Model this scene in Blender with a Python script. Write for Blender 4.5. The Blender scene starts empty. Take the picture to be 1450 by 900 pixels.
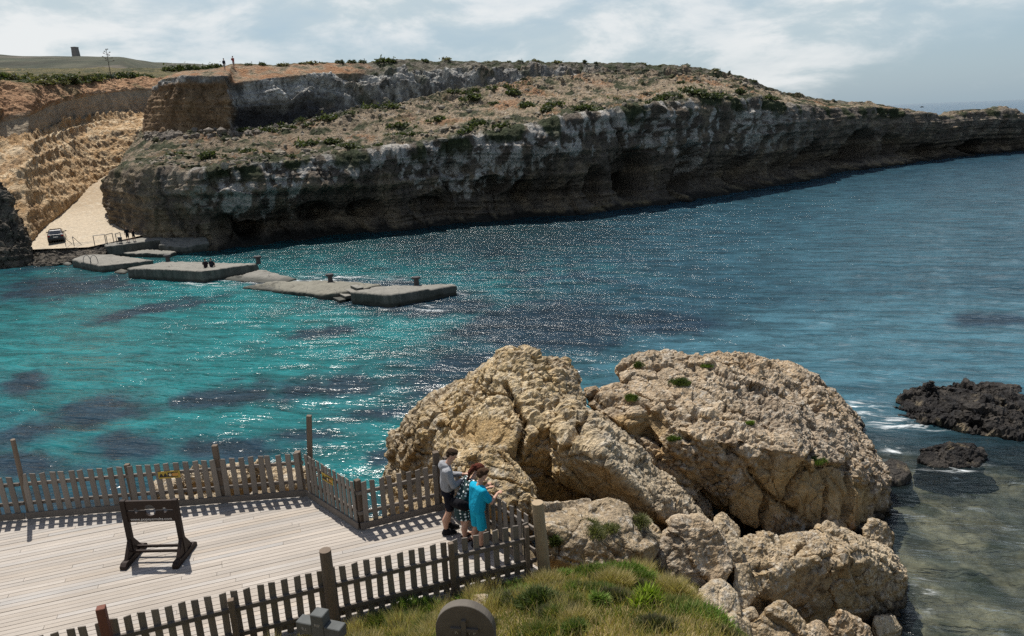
import bpy, bmesh, math, random
import numpy as np
from mathutils import Vector, Matrix

# ------------------------------------------------------------------ camera, sky, sun, exposure
SC = bpy.context.scene
COL = SC.collection
random.seed(7)
RNG = np.random.default_rng(11)

FPX = 1000.0
PITCH = math.atan(281.7 / FPX)
ROLL = math.atan(0.0401)
HC = 14.0
F_ = np.array([0, math.cos(PITCH), -math.sin(PITCH)])
R0_ = np.array([1.0, 0, 0])
U0_ = np.array([0, math.sin(PITCH), math.cos(PITCH)])
R_ = math.cos(ROLL) * R0_ - math.sin(ROLL) * U0_
U_ = math.sin(ROLL) * R0_ + math.cos(ROLL) * U0_
C_ = np.array([0, 0, HC])


def ray(x, y):
    return F_ + R_ * (x - 725) / FPX + U_ * (450 - y) / FPX


def onz(x, y, z=0.0):
    d = ray(x, y)
    return C_ + d * ((z - HC) / d[2])


def aty(x, y, Y):
    d = ray(x, y)
    return C_ + d * (Y / d[1])


def proj(P):
    d = np.asarray(P) - C_
    z = d @ F_
    z = np.where(z < 0.5, 0.5, z)
    return 725 + FPX * (d @ R_) / z, 450 - FPX * (d @ U_) / z


cam_d = bpy.data.cameras.new("camera")
cam_d.sensor_width = 36.0
cam_d.lens = 36.0 * FPX / 1450.0
cam_d.clip_start = 0.1
cam_d.clip_end = 60000
cam = bpy.data.objects.new("camera", cam_d)
M = Matrix(((R_[0], U_[0], -F_[0], 0), (R_[1], U_[1], -F_[1], 0), (R_[2], U_[2], -F_[2], HC), (0, 0, 0, 1)))
cam.matrix_world = M
COL.objects.link(cam)
SC.camera = cam

SUN_AZ, SUN_EL = math.radians(-29), math.radians(64)
SUN_STRENGTH, SKY_STRENGTH, EXPOSURE = 4.5, 0.069, 0.40
sd = bpy.data.lights.new("sun", 'SUN')
sd.energy = SUN_STRENGTH
sd.angle = math.radians(0.53)
sd.color = (1.0, 0.955, 0.88)
sun = bpy.data.objects.new("sun", sd)
sv = Vector((math.sin(SUN_AZ) * math.cos(SUN_EL), math.cos(SUN_AZ) * math.cos(SUN_EL), math.sin(SUN_EL)))
sun.rotation_euler = sv.to_track_quat('Z', 'Y').to_euler()
sun.location = (-40, 60, 120)
COL.objects.link(sun)

world = bpy.data.worlds.new("World")
SC.world = world
world.use_nodes = True
wn, wl = world.node_tree.nodes, world.node_tree.links
wn.clear()
w_out = wn.new('ShaderNodeOutputWorld')
w_bg = wn.new('ShaderNodeBackground')
w_bg.inputs['Strength'].default_value = SKY_STRENGTH
sky = wn.new('ShaderNodeTexSky')
sky.sky_type = 'NISHITA'
sky.sun_disc = False
sky.sun_elevation = SUN_EL
sky.sun_rotation = SUN_AZ
sky.air_density = 1.0
sky.dust_density = 1.6
tc = wn.new('ShaderNodeTexCoord')
sep = wn.new('ShaderNodeSeparateXYZ')
wl.new(tc.outputs['Generated'], sep.inputs[0])


def wmath(op, a, b=None, c=None):
    n = wn.new('ShaderNodeMath')
    n.operation = op
    for i, v in enumerate((a, b, c)):
        if v is None:
            continue
        if isinstance(v, (int, float)):
            n.inputs[i].default_value = v
        else:
            wl.new(v, n.inputs[i])
    return n.outputs[0]


zz = wmath('ADD', wmath('MAXIMUM', sep.outputs['Z'], 0.0), 0.32)
comb = wn.new('ShaderNodeCombineXYZ')
wl.new(wmath('DIVIDE', sep.outputs['X'], zz), comb.inputs[0])
wl.new(wmath('DIVIDE', sep.outputs['Y'], zz), comb.inputs[1])


def wnoise(scale, detail, rough, off):
    m = wn.new('ShaderNodeMapping')
    m.inputs['Location'].default_value = off
    wl.new(comb.outputs[0], m.inputs['Vector'])
    n = wn.new('ShaderNodeTexNoise')
    n.inputs['Scale'].default_value = scale
    n.inputs['Detail'].default_value = detail
    n.inputs['Roughness'].default_value = rough
    n.inputs['Distortion'].default_value = 0.25
    wl.new(m.outputs[0], n.inputs['Vector'])
    return n.outputs['Fac']


def wramp(v, a, b):
    n = wn.new('ShaderNodeMapRange')
    n.interpolation_type = 'SMOOTHSTEP'
    n.inputs['From Min'].default_value = a
    n.inputs['From Max'].default_value = b
    wl.new(v, n.inputs['Value'])
    return n.outputs['Result']


def wmix(f, a, b):
    n = wn.new('ShaderNodeMix')
    n.data_type = 'RGBA'
    if isinstance(f, float):
        n.inputs[0].default_value = f
    else:
        wl.new(f, n.inputs[0])
    for i, v in ((6, a), (7, b)):
        if isinstance(v, tuple):
            n.inputs[i].default_value = v
        else:
            wl.new(v, n.inputs[i])
    return n.outputs[2]


# cloud cover drawn over the Nishita sky, in the same physical units (the Background node scales both)
cl_big = wnoise(0.85, 7, 0.55, (3.1, 0.4, 0))
cl_small = wnoise(2.7, 8, 0.6, (0.3, 2.2, 0))
side = wramp(sep.outputs['X'], -0.75, 0.75)
cover = wmath('SUBTRACT', wmath('ADD', cl_big, wmath('MULTIPLY', cl_small, 0.35)), wmath('MULTIPLY', side, 0.13))
dens = wramp(cover, 0.46, 0.74)
hazy = wmix(0.62, sky.outputs['Color'], (4.7, 6.4, 7.7, 1))
bright = wramp(cl_small, 0.40, 0.60)
cloud_col = wmix(bright, (6.3, 7.3, 7.7, 1), (9.4, 9.6, 9.6, 1))
low = wmix(wmath('MULTIPLY', dens, 0.92), hazy, cloud_col)
# the bank of haze and cloud lies along the horizon; overhead the sky is open blue
sky_all = wmix(wramp(sep.outputs['Z'], 0.30, 0.62), low, sky.outputs['Color'])
wl.new(sky_all, w_bg.inputs['Color'])
wl.new(w_bg.outputs[0], w_out.inputs['Surface'])

SC.view_settings.view_transform = 'Standard'
SC.view_settings.look = 'None'
SC.view_settings.exposure = EXPOSURE
SC.view_settings.gamma = 1.0
SC.view_settings.use_curve_mapping = False
SC.cycles.max_bounces = 6
SC.cycles.diffuse_bounces = 3
SC.cycles.glossy_bounces = 3
SC.cycles.transparent_max_bounces = 8
SC.cycles.caustics_reflective = False
SC.cycles.caustics_refractive = False
SC.cycles.sample_clamp_indirect = 6.0
SC.cycles.sample_clamp_direct = 7.0
SC.cycles.use_denoising = False

# ------------------------------------------------------------------ noise
_perm = np.random.default_rng(5).permutation(256).astype(np.int64)
_perm = np.concatenate([_perm, _perm, _perm])
_g = np.random.default_rng(6).normal(size=(256, 3))
_g /= np.linalg.norm(_g, axis=1)[:, None]
_g = _g.astype(np.float32)


def pnoise(P):
    P = np.asarray(P, dtype=np.float64)
    i = np.floor(P).astype(np.int64)
    f = (P - i).astype(np.float32)
    i &= 255
    w = f * f * f * (f * (f * 6 - 15) + 10)
    out = 0
    for dx in (0, 1):
        wx = w[:, 0] if dx else 1 - w[:, 0]
        a = _perm[i[:, 0] + dx]
        for dy in (0, 1):
            wy = w[:, 1] if dy else 1 - w[:, 1]
            b = _perm[a + i[:, 1] + dy]
            for dz in (0, 1):
                wz = w[:, 2] if dz else 1 - w[:, 2]
                g = _g[_perm[b + i[:, 2] + dz]]
                d = g[:, 0] * (f[:, 0] - dx) + g[:, 1] * (f[:, 1] - dy) + g[:, 2] * (f[:, 2] - dz)
                out = out + wx * wy * wz * d
    return out * 1.5


def fbm(P, octs=4, gain=0.5, lac=2.03, off=0.0):
    P = np.asarray(P) + off
    s, a, t = 0, 1.0, 0
    for _ in range(octs):
        s = s + a * pnoise(P)
        t += a
        a *= gain
        P = P * lac + 17.3
    return s / t


def ridged(P, octs=3, gain=0.5, lac=2.1, off=0.0):
    P = np.asarray(P) + off
    s, a, t = 0, 1.0, 0
    for _ in range(octs):
        s = s + a * (1 - 2 * np.abs(pnoise(P)))
        t += a
        a *= gain
        P = P * lac + 9.7
    return s / t


_wr = np.random.default_rng(8).uniform(0, 1, size=(256, 3)).astype(np.float32)


def worley(P):
    P = np.asarray(P, dtype=np.float64)
    i = np.floor(P).astype(np.int64)
    f = (P - i).astype(np.float32)
    best = np.full(len(P), 9.0, dtype=np.float32)
    for dx in (-1, 0, 1):
        a = _perm[(i[:, 0] + dx) & 255]
        for dy in (-1, 0, 1):
            b = _perm[(a + ((i[:, 1] + dy) & 255)) & 255]
            for dz in (-1, 0, 1):
                r = _wr[_perm[(b + ((i[:, 2] + dz) & 255)) & 255]]
                q = (r[:, 0] + dx - f[:, 0]) ** 2 + (r[:, 1] + dy - f[:, 1]) ** 2 + (r[:, 2] + dz - f[:, 2]) ** 2
                np.minimum(best, q, out=best)
    return np.sqrt(best)


def cells(P):
    """random value of the nearest cell, and distance to the cell border"""
    P = np.asarray(P, dtype=np.float64)
    i = np.floor(P).astype(np.int64)
    f = (P - i).astype(np.float32)
    b1 = np.full(len(P), 9.0, dtype=np.float32); b2 = b1.copy(); val = np.zeros(len(P), dtype=np.float32)
    for dx in (-1, 0, 1):
        a = _perm[(i[:, 0] + dx) & 255]
        for dy in (-1, 0, 1):
            b = _perm[(a + ((i[:, 1] + dy) & 255)) & 255]
            for dz in (-1, 0, 1):
                h = _perm[(b + ((i[:, 2] + dz) & 255)) & 255]
                r = _wr[h]
                q = (r[:, 0] + dx - f[:, 0]) ** 2 + (r[:, 1] + dy - f[:, 1]) ** 2 + (r[:, 2] + dz - f[:, 2]) ** 2
                k = q < b1
                b2 = np.where(k, b1, np.minimum(b2, q))
                val = np.where(k, _wr[_perm[h]][:, 1], val)
                b1 = np.where(k, q, b1)
    return val, np.sqrt(b2) - np.sqrt(b1)


def sstep(x, a, b):
    t = np.clip((x - a) / (b - a), 0, 1)
    return t * t * (3 - 2 * t)


def mixc(a, b, f):
    f = np.asarray(f)[:, None]
    return a * (1 - f) + b * f


def C3(r, g, b, n=None):
    return np.array([[r, g, b]], dtype=float)


# ------------------------------------------------------------------ object helpers
def setp(o, label=None, cat=None, group=None, kind=None):
    if label: o['label'] = label
    if cat: o['category'] = cat
    if group: o['group'] = group
    if kind: o['kind'] = kind
    return o


def link(name, me, mat=None, parent=None, loc=None):
    o = bpy.data.objects.new(name, me)
    COL.objects.link(o)
    if mat and me is not None and not me.materials:
        me.materials.append(mat)
    if parent is not None:
        o.parent = parent
    if loc is not None:
        o.location = loc
    return o


def empty(name, loc, rz=0.0, label=None, cat=None, group=None):
    o = bpy.data.objects.new(name, None)
    o.empty_display_size = 0.2
    o.location = loc
    o.rotation_euler = (0, 0, rz)
    COL.objects.link(o)
    return setp(o, label, cat, group)


def np_mesh(name, V, Fc, col=None, smooth=True, attrs=None):
    V = np.ascontiguousarray(V, dtype=np.float32)
    Fc = np.ascontiguousarray(Fc, dtype=np.int32)
    k = Fc.shape[1]
    me = bpy.data.meshes.new(name)
    me.vertices.add(len(V))
    me.vertices.foreach_set('co', V.ravel())
    me.loops.add(Fc.size)
    me.loops.foreach_set('vertex_index', Fc.ravel())
    me.polygons.add(len(Fc))
    me.polygons.foreach_set('loop_start', np.arange(0, Fc.size, k, dtype=np.int32))
    me.polygons.foreach_set('use_smooth', np.full(len(Fc), smooth))
    me.update(calc_edges=True)
    if col is not None:
        set_col(me, col)
    for nme, a in (attrs or {}).items():
        at = me.attributes.new(nme, 'FLOAT', 'POINT')
        at.data.foreach_set('value', np.ascontiguousarray(a, dtype=np.float32))
    return me


def set_col(me, col):
    c = np.ones((len(me.vertices), 4), dtype=np.float32)
    c[:, :3] = np.clip(col, 0, 1)
    a = me.attributes.new('tone', 'FLOAT_COLOR', 'POINT')
    a.data.foreach_set('color', c.ravel())


def grid_faces(nu, nv):
    a = np.arange(nu * nv).reshape(nu, nv)
    return np.stack([a[:-1, :-1], a[1:, :-1], a[1:, 1:], a[:-1, 1:]], -1).reshape(-1, 4)


def grid_normals(G):
    du = np.gradient(G, axis=0)
    dv = np.gradient(G, axis=1)
    n = np.cross(du, dv)
    n /= np.linalg.norm(n, axis=2)[:, :, None] + 1e-9
    return n


class MB:
    """collects boxes, prisms, tubes into one mesh"""
    def __init__(s):
        s.bm = bmesh.new()

    def box(s, c, size, rot=None):
        r = bmesh.ops.create_cube(s.bm, size=1.0)
        m = Matrix.Translation(Vector(c)) @ ((rot.to_4x4()) if rot is not None else Matrix()) @ Matrix.Diagonal((*size, 1))
        bmesh.ops.transform(s.bm, matrix=m, verts=r['verts'])
        return r['verts']

    def beam(s, a, b, w, h, up=(0, 0, 1)):
        a, b = Vector(a), Vector(b)
        d = (b - a)
        L = d.length
        x = d.normalized()
        u = Vector(up)
        y = u.cross(x).normalized()
        z = x.cross(y)
        rot = Matrix((x, y, z)).transposed()
        return s.box((a + b) / 2, (L, w, h), rot)

    def tube(s, a, b, r1, r2=None, seg=10):
        r2 = r1 if r2 is None else r2
        a, b = Vector(a), Vector(b)
        d = b - a
        r = bmesh.ops.create_cone(s.bm, cap_ends=True, segments=seg, radius1=r1, radius2=r2, depth=d.length)
        m = Matrix.Translation((a + b) / 2) @ d.to_track_quat('Z', 'Y').to_matrix().to_4x4()
        bmesh.ops.transform(s.bm, matrix=m, verts=r['verts'])
        return r['verts']

    def path(s, pts, r, seg=8):
        for a, b in zip(pts[:-1], pts[1:]):
            s.tube(a, b, r, r, seg)
        for p in pts[1:-1]:
            s.ball(p, (r, r, r), 1)

    def ball(s, c, rad, sub=2):
        r = bmesh.ops.create_icosphere(s.bm, subdivisions=sub, radius=1.0)
        m = Matrix.Translation(Vector(c)) @ Matrix.Diagonal((*rad, 1))
        bmesh.ops.transform(s.bm, matrix=m, verts=r['verts'])
        return r['verts']

    def prism(s, poly, vec):
        """poly: list of 3D points, extruded along vec"""
        vec = Vector(vec)
        a = [s.bm.verts.new(Vector(p)) for p in poly]
        b = [s.bm.verts.new(Vector(p) + vec) for p in poly]
        s.bm.faces.new(a)
        s.bm.faces.new(list(reversed(b)))
        n = len(poly)
        for i in range(n):
            j = (i + 1) % n
            s.bm.faces.new((a[j], a[i], b[i], b[j]))

    def hull(s, pts):
        vs = [s.bm.verts.new(Vector(p)) for p in pts]
        r = bmesh.ops.convex_hull(s.bm, input=vs)
        bad = [g for g in set(r['geom_interior']) | set(r['geom_unused']) if isinstance(g, bmesh.types.BMVert)]
        bmesh.ops.delete(s.bm, geom=bad, context='VERTS')

    def mesh(s, name, bevel=0.0, smooth=False):
        bmesh.ops.recalc_face_normals(s.bm, faces=s.bm.faces[:])
        if bevel:
            es = [e for e in s.bm.edges if len(e.link_faces) == 2 and e.calc_face_angle(0) > 0.6]
            bmesh.ops.bevel(s.bm, geom=es, offset=bevel, segments=1, affect='EDGES', clamp_overlap=True)
        me = bpy.data.meshes.new(name)
        s.bm.to_mesh(me)
        s.bm.free()
        if smooth:
            for p in me.polygons: p.use_smooth = True
        return me

    def build(s, name, mat, parent=None, bevel=0.0, smooth=False, loc=None):
        return link(name, s.mesh(name, bevel, smooth), mat, parent, loc)


def remesh(me, voxel, smooth_it=0, smooth_f=0.5):
    """voxel-remesh: joins overlapping shells into one continuous surface"""
    o = bpy.data.objects.new('tmp', me)
    COL.objects.link(o)
    m = o.modifiers.new('r', 'REMESH')
    m.mode = 'VOXEL'
    m.voxel_size = voxel
    m.use_smooth_shade = True
    if smooth_it:
        k = o.modifiers.new('s', 'SMOOTH')
        k.iterations = smooth_it
        k.factor = smooth_f
    dg = bpy.context.evaluated_depsgraph_get()
    dg.update()
    out = bpy.data.meshes.new_from_object(o.evaluated_get(dg))
    bpy.data.objects.remove(o)
    bpy.data.meshes.remove(me)
    for p in ('name',):
        pass
    return out


def get_vn(me):
    n = len(me.vertices)
    V = np.empty(n * 3, dtype=np.float32)
    me.vertices.foreach_get('co', V)
    N = np.empty(n * 3, dtype=np.float32)
    me.vertex_normals.foreach_get('vector', N)
    return V.reshape(-1, 3).astype(float), N.reshape(-1, 3).astype(float)


def set_v(me, V):
    me.vertices.foreach_set('co', np.ascontiguousarray(V, dtype=np.float32).ravel())
    me.update()


# ------------------------------------------------------------------ materials
class NT:
    def __init__(s, name):
        s.m = bpy.data.materials.new(name)
        s.m.use_nodes = True
        s.t = s.m.node_tree
        s.n, s.l = s.t.nodes, s.t.links
        s.b = s.n['Principled BSDF']
        s.out = s.n['Material Output']

    def node(s, t, ins=None, **kw):
        n = s.n.new(t)
        for k, v in kw.items(): setattr(n, k, v)
        for k, v in (ins or {}).items(): s.put(n.inputs[k], v)
        return n

    def put(s, sock, v):
        if isinstance(v, bpy.types.NodeSocket):
            s.l.new(v, sock)
        else:
            sock.default_value = v

    def math(s, op, a, b=0.0, c=0.0, clamp=False):
        n = s.n.new('ShaderNodeMath'); n.operation = op; n.use_clamp = clamp
        for i, v in enumerate((a, b, c)): s.put(n.inputs[i], v)
        return n.outputs[0]

    def noise(s, scale, detail=4, rough=0.55, vec=None, dist=0.0):
        n = s.node('ShaderNodeTexNoise', {'Scale': scale, 'Detail': detail, 'Roughness': rough, 'Distortion': dist})
        s.l.new(vec if vec is not None else s.pos(), n.inputs['Vector'])
        return n.outputs['Fac']

    def voro(s, scale, vec=None, feature='F1'):
        n = s.node('ShaderNodeTexVoronoi', {'Scale': scale}, feature=feature)
        s.l.new(vec if vec is not None else s.pos(), n.inputs['Vector'])
        return n.outputs['Distance']

    def pos(s):
        if not hasattr(s, '_p'):
            s._p = s.n.new('ShaderNodeTexCoord')
        return s._p.outputs['Object']

    def gpos(s):
        if not hasattr(s, '_gp'):
            s._gp = s.n.new('ShaderNodeNewGeometry')
        return s._gp.outputs['Position']

    def mapv(s, vec, scale, rot=(0, 0, 0)):
        n = s.node('ShaderNodeMapping', {'Scale': scale, 'Rotation': rot})
        s.l.new(vec, n.inputs['Vector'])
        return n.outputs[0]

    def ramp(s, v, a, b, lo=0.0, hi=1.0):
        n = s.node('ShaderNodeMapRange', {'From Min': a, 'From Max': b, 'To Min': lo, 'To Max': hi}, interpolation_type='SMOOTHSTEP')
        s.l.new(v, n.inputs['Value'])
        return n.outputs['Result']

    def mix(s, f, a, b, mode='MIX'):
        n = s.n.new('ShaderNodeMix'); n.data_type = 'RGBA'; n.blend_type = mode
        s.put(n.inputs[0], f)
        for i, v in ((6, a), (7, b)):
            if isinstance(v, tuple): v = (*v[:3], 1)
            s.put(n.inputs[i], v)
        return n.outputs[2]

    def attr(s, name, out='Color'):
        n = s.n.new('ShaderNodeAttribute'); n.attribute_name = name
        return n.outputs[out]

    def bump(s, h, strength=0.5, dist=0.05, normal=None):
        n = s.node('ShaderNodeBump', {'Strength': strength, 'Distance': dist})
        s.l.new(h, n.inputs['Height'])
        if normal is not None: s.l.new(normal, n.inputs['Normal'])
        return n.outputs[0]

    def set(s, **kw):
        for k, v in kw.items():
            k = k.replace('_', ' ')
            if isinstance(v, tuple) and len(v) == 3: v = (*v, 1)
            s.put(s.b.inputs[k], v)
        return s.m


def mat_plain(name, col, rough=0.7, spec=0.3, nscale=8, namp=0.25, bump=0.0, metallic=0.0):
    t = NT(name)
    f = t.noise(nscale, 5, 0.6)
    c = t.mix(f, tuple(x * (1 - namp) for x in col), tuple(min(1, x * (1 + namp)) for x in col))
    t.set(Base_Color=c, Roughness=rough, Metallic=metallic)
    t.b.inputs['Specular IOR Level'].default_value = spec
    if bump: t.set(Normal=t.bump(f, bump, 0.02))
    return t.m


def mat_rock(name, s1, s2, b1, b2, d1, d2):
    """vertex tone broken up by fine noise, pitted bump"""
    t = NT(name)
    a = t.attr('tone')
    n1 = t.noise(s1, 8, 0.68)
    n2 = t.noise(s2, 6, 0.7)
    v = t.voro(s2 * 0.8)
    k = t.math('MULTIPLY_ADD', n1, 1.6, 0.2)
    k2 = t.math('MULTIPLY_ADD', n2, 1.3, 0.35)
    c = t.mix(1.0, a, t.math('MULTIPLY', k, k2), 'MULTIPLY')
    nb = t.bump(n1, b1, d1)
    h2 = t.math('MULTIPLY_ADD', v, 0.6, n2)
    nb2 = t.bump(h2, b2, d2, nb)
    t.set(Base_Color=c, Roughness=0.92, Normal=nb2)
    t.b.inputs['Specular IOR Level'].default_value = 0.15
    return t.m


M_BOULDER = mat_rock('weathered_limestone', 2.4, 15.0, 0.8, 1.0, 0.18, 0.075)
M_WETROCK = mat_rock('dark_wet_reef_rock', 2.5, 12.0, 0.8, 0.9, 0.2, 0.06)
M_WETROCK.node_tree.nodes['Principled BSDF'].inputs['Roughness'].default_value = 0.6
M_CLIFF = mat_rock('cliff_limestone', 0.6, 2.6, 0.8, 1.0, 0.8, 0.35)
M_GROUND = mat_rock('soil_ground', 3.0, 20.0, 0.6, 0.6, 0.1, 0.03)
M_HILL = mat_rock('hill_scrub', 0.05, 0.3, 0.3, 0.3, 2.0, 0.6)


def mat_leaf(name):
    t = NT(name)
    a = t.attr('tone')
    t.set(Base_Color=a, Roughness=0.6)
    t.b.inputs['Specular IOR Level'].default_value = 0.25
    tr = t.node('ShaderNodeBsdfTranslucent')
    t.l.new(t.mix(1.0, a, (1.1, 1.25, 0.5), 'MULTIPLY'), tr.inputs['Color'])
    mx = t.node('ShaderNodeMixShader', {0: 0.3})
    t.l.new(t.b.outputs[0], mx.inputs[1])
    t.l.new(tr.outputs[0], mx.inputs[2])
    t.l.new(mx.outputs[0], t.out.inputs['Surface'])
    return t.m


M_LEAF = mat_leaf('leaves')


def mat_wood(name, col, grain=(1, 1, 1), rough=0.85, amp=0.35):
    t = NT(name)
    v = t.mapv(t.pos(), grain)
    n = t.noise(6.0, 6, 0.65, v)
    n2 = t.noise(1.3, 3, 0.5)
    oi = t.node('ShaderNodeObjectInfo').outputs['Random']
    k = t.math('MULTIPLY_ADD', n, amp * 2, 1 - amp)
    k = t.math('MULTIPLY', k, t.math('MULTIPLY_ADD', n2, 0.5, 0.75))
    k = t.math('MULTIPLY', k, t.math('MULTIPLY_ADD', oi, 0.35, 0.82))
    c = t.mix(1.0, (*col, 1), k, 'MULTIPLY')
    t.set(Base_Color=c, Roughness=rough, Normal=t.bump(n, 0.5, 0.01))
    t.b.inputs['Specular IOR Level'].default_value = 0.2
    return t.m


M_PICKET = mat_wood('grey_weathered_wood', (0.20, 0.175, 0.15), (9, 9, 1))
M_RAIL = mat_wood('grey_rail_wood', (0.15, 0.13, 0.112), (2, 9, 9))
M_POST = mat_wood('old_post_wood', (0.145, 0.112, 0.085), (7, 7, 1))
M_LOG = mat_wood('log_wood', (0.34, 0.26, 0.17), (7, 7, 1))
M_REDPOST = mat_wood('red_brown_post_wood', (0.16, 0.07, 0.05), (7, 7, 1))
M_STOCKS = mat_wood('dark_stained_wood', (0.028, 0.018, 0.014), (3, 3, 3), 0.6)


def mat_deck():
    t = NT('pale_deck_boards')
    a = t.attr('tone')
    ang = 0.331
    v = t.mapv(t.gpos(), (1, 1, 1), (0, 0, 0))
    r = t.node('ShaderNodeVectorRotate', {'Angle': -ang}, rotation_type='Z_AXIS')
    t.l.new(t.gpos(), r.inputs['Vector'])
    v = t.mapv(r.outputs[0], (0.8, 22, 1))
    n = t.noise(2.0, 6, 0.65, v)
    n2 = t.noise(0.7, 4, 0.6, t.gpos())
    k = t.math('MULTIPLY_ADD', n, 0.55, 0.70)
    k = t.math('MULTIPLY', k, t.math('MULTIPLY_ADD', n2, 0.35, 0.82))
    c = t.mix(1.0, a, k, 'MULTIPLY')
    # grooves of the ribbed boards
    t.set(Base_Color=c, Roughness=0.85, Normal=t.bump(n, 0.4, 0.01))
    t.b.inputs['Specular IOR Level'].default_value = 0.2
    return t.m


M_DECK = mat_deck()


def mat_concrete(name, col, stain):
    t = NT(name)
    n = t.noise(0.9, 7, 0.65)
    n2 = t.noise(7, 5, 0.6)
    v = t.mapv(t.pos(), (1.3, 1.3, 0.22))
    st = t.noise(1.0, 8, 0.7, v, 0.6)
    c = t.mix(t.ramp(n, 0.35, 0.7), col, tuple(x * 0.72 for x in col))
    c = t.mix(t.math('MULTIPLY', t.ramp(n2, 0.45, 0.7), 0.5), c, tuple(x * 1.35 for x in col))
    geo = t.n.new('ShaderNodeNewGeometry')
    sx = t.n.new('ShaderNodeSeparateXYZ')
    t.l.new(geo.outputs['Normal'], sx.inputs[0])
    vert = t.ramp(sx.outputs['Z'], 0.75, 0.35)
    c = t.mix(t.math('MULTIPLY', vert, t.ramp(st, 0.3, 0.62, 0.35, 1.0)), c, stain)
    sz = t.n.new('ShaderNodeSeparateXYZ')
    t.l.new(t.pos(), sz.inputs[0])
    c = t.mix(t.ramp(t.math('ADD', sz.outputs['Z'], t.math('MULTIPLY', n, 0.35)), 0.62, 0.36, 0, .9), c, (.022, .024, .017))
    crack = t.voro(0.55, t.mapv(t.pos(), (1, 1, 1)), 'DISTANCE_TO_EDGE')
    c = t.mix(t.ramp(crack, 0.012, 0.004, 0, .7), c, (.03, .03, .026))
    t.set(Base_Color=c, Roughness=0.85, Normal=t.bump(n2, 0.5, 0.03))
    return t.m


M_CONC = mat_concrete('weathered_concrete', (0.18, 0.17, 0.145), (0.05, 0.052, 0.042))
M_CONC2 = mat_concrete('algae_washed_concrete', (0.165, 0.155, 0.12), (0.045, 0.046, 0.032))
M_METAL = mat_plain('rusty_iron', (0.05, 0.045, 0.045), 0.6)
M_RAILMETAL = mat_plain('grey_steel_rail', (0.09, 0.09, 0.09), 0.5)

# ------------------------------------------------------------------ headland
def crom(K, t):
    """Catmull-Rom through control array K (n,...) at parameters t"""
    n = len(K)
    i = np.clip(np.floor(t).astype(int), 0, n - 2)
    f = (t - i).reshape(-1, *([1] * (K.ndim - 1)))
    p0, p1, p2, p3 = K[np.clip(i - 1, 0, n - 1)], K[i], K[i + 1], K[np.clip(i + 2, 0, n - 1)]
    cr = 0.5 * (2 * p1 + (p2 - p0) * f + (2 * p0 - 5 * p1 + 4 * p2 - p3) * f * f + (3 * p1 - p0 - 3 * p2 + p3) * f ** 3)
    return 0.5 * cr + 0.5 * (p1 * (1 - f) + p2 * f)


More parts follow.
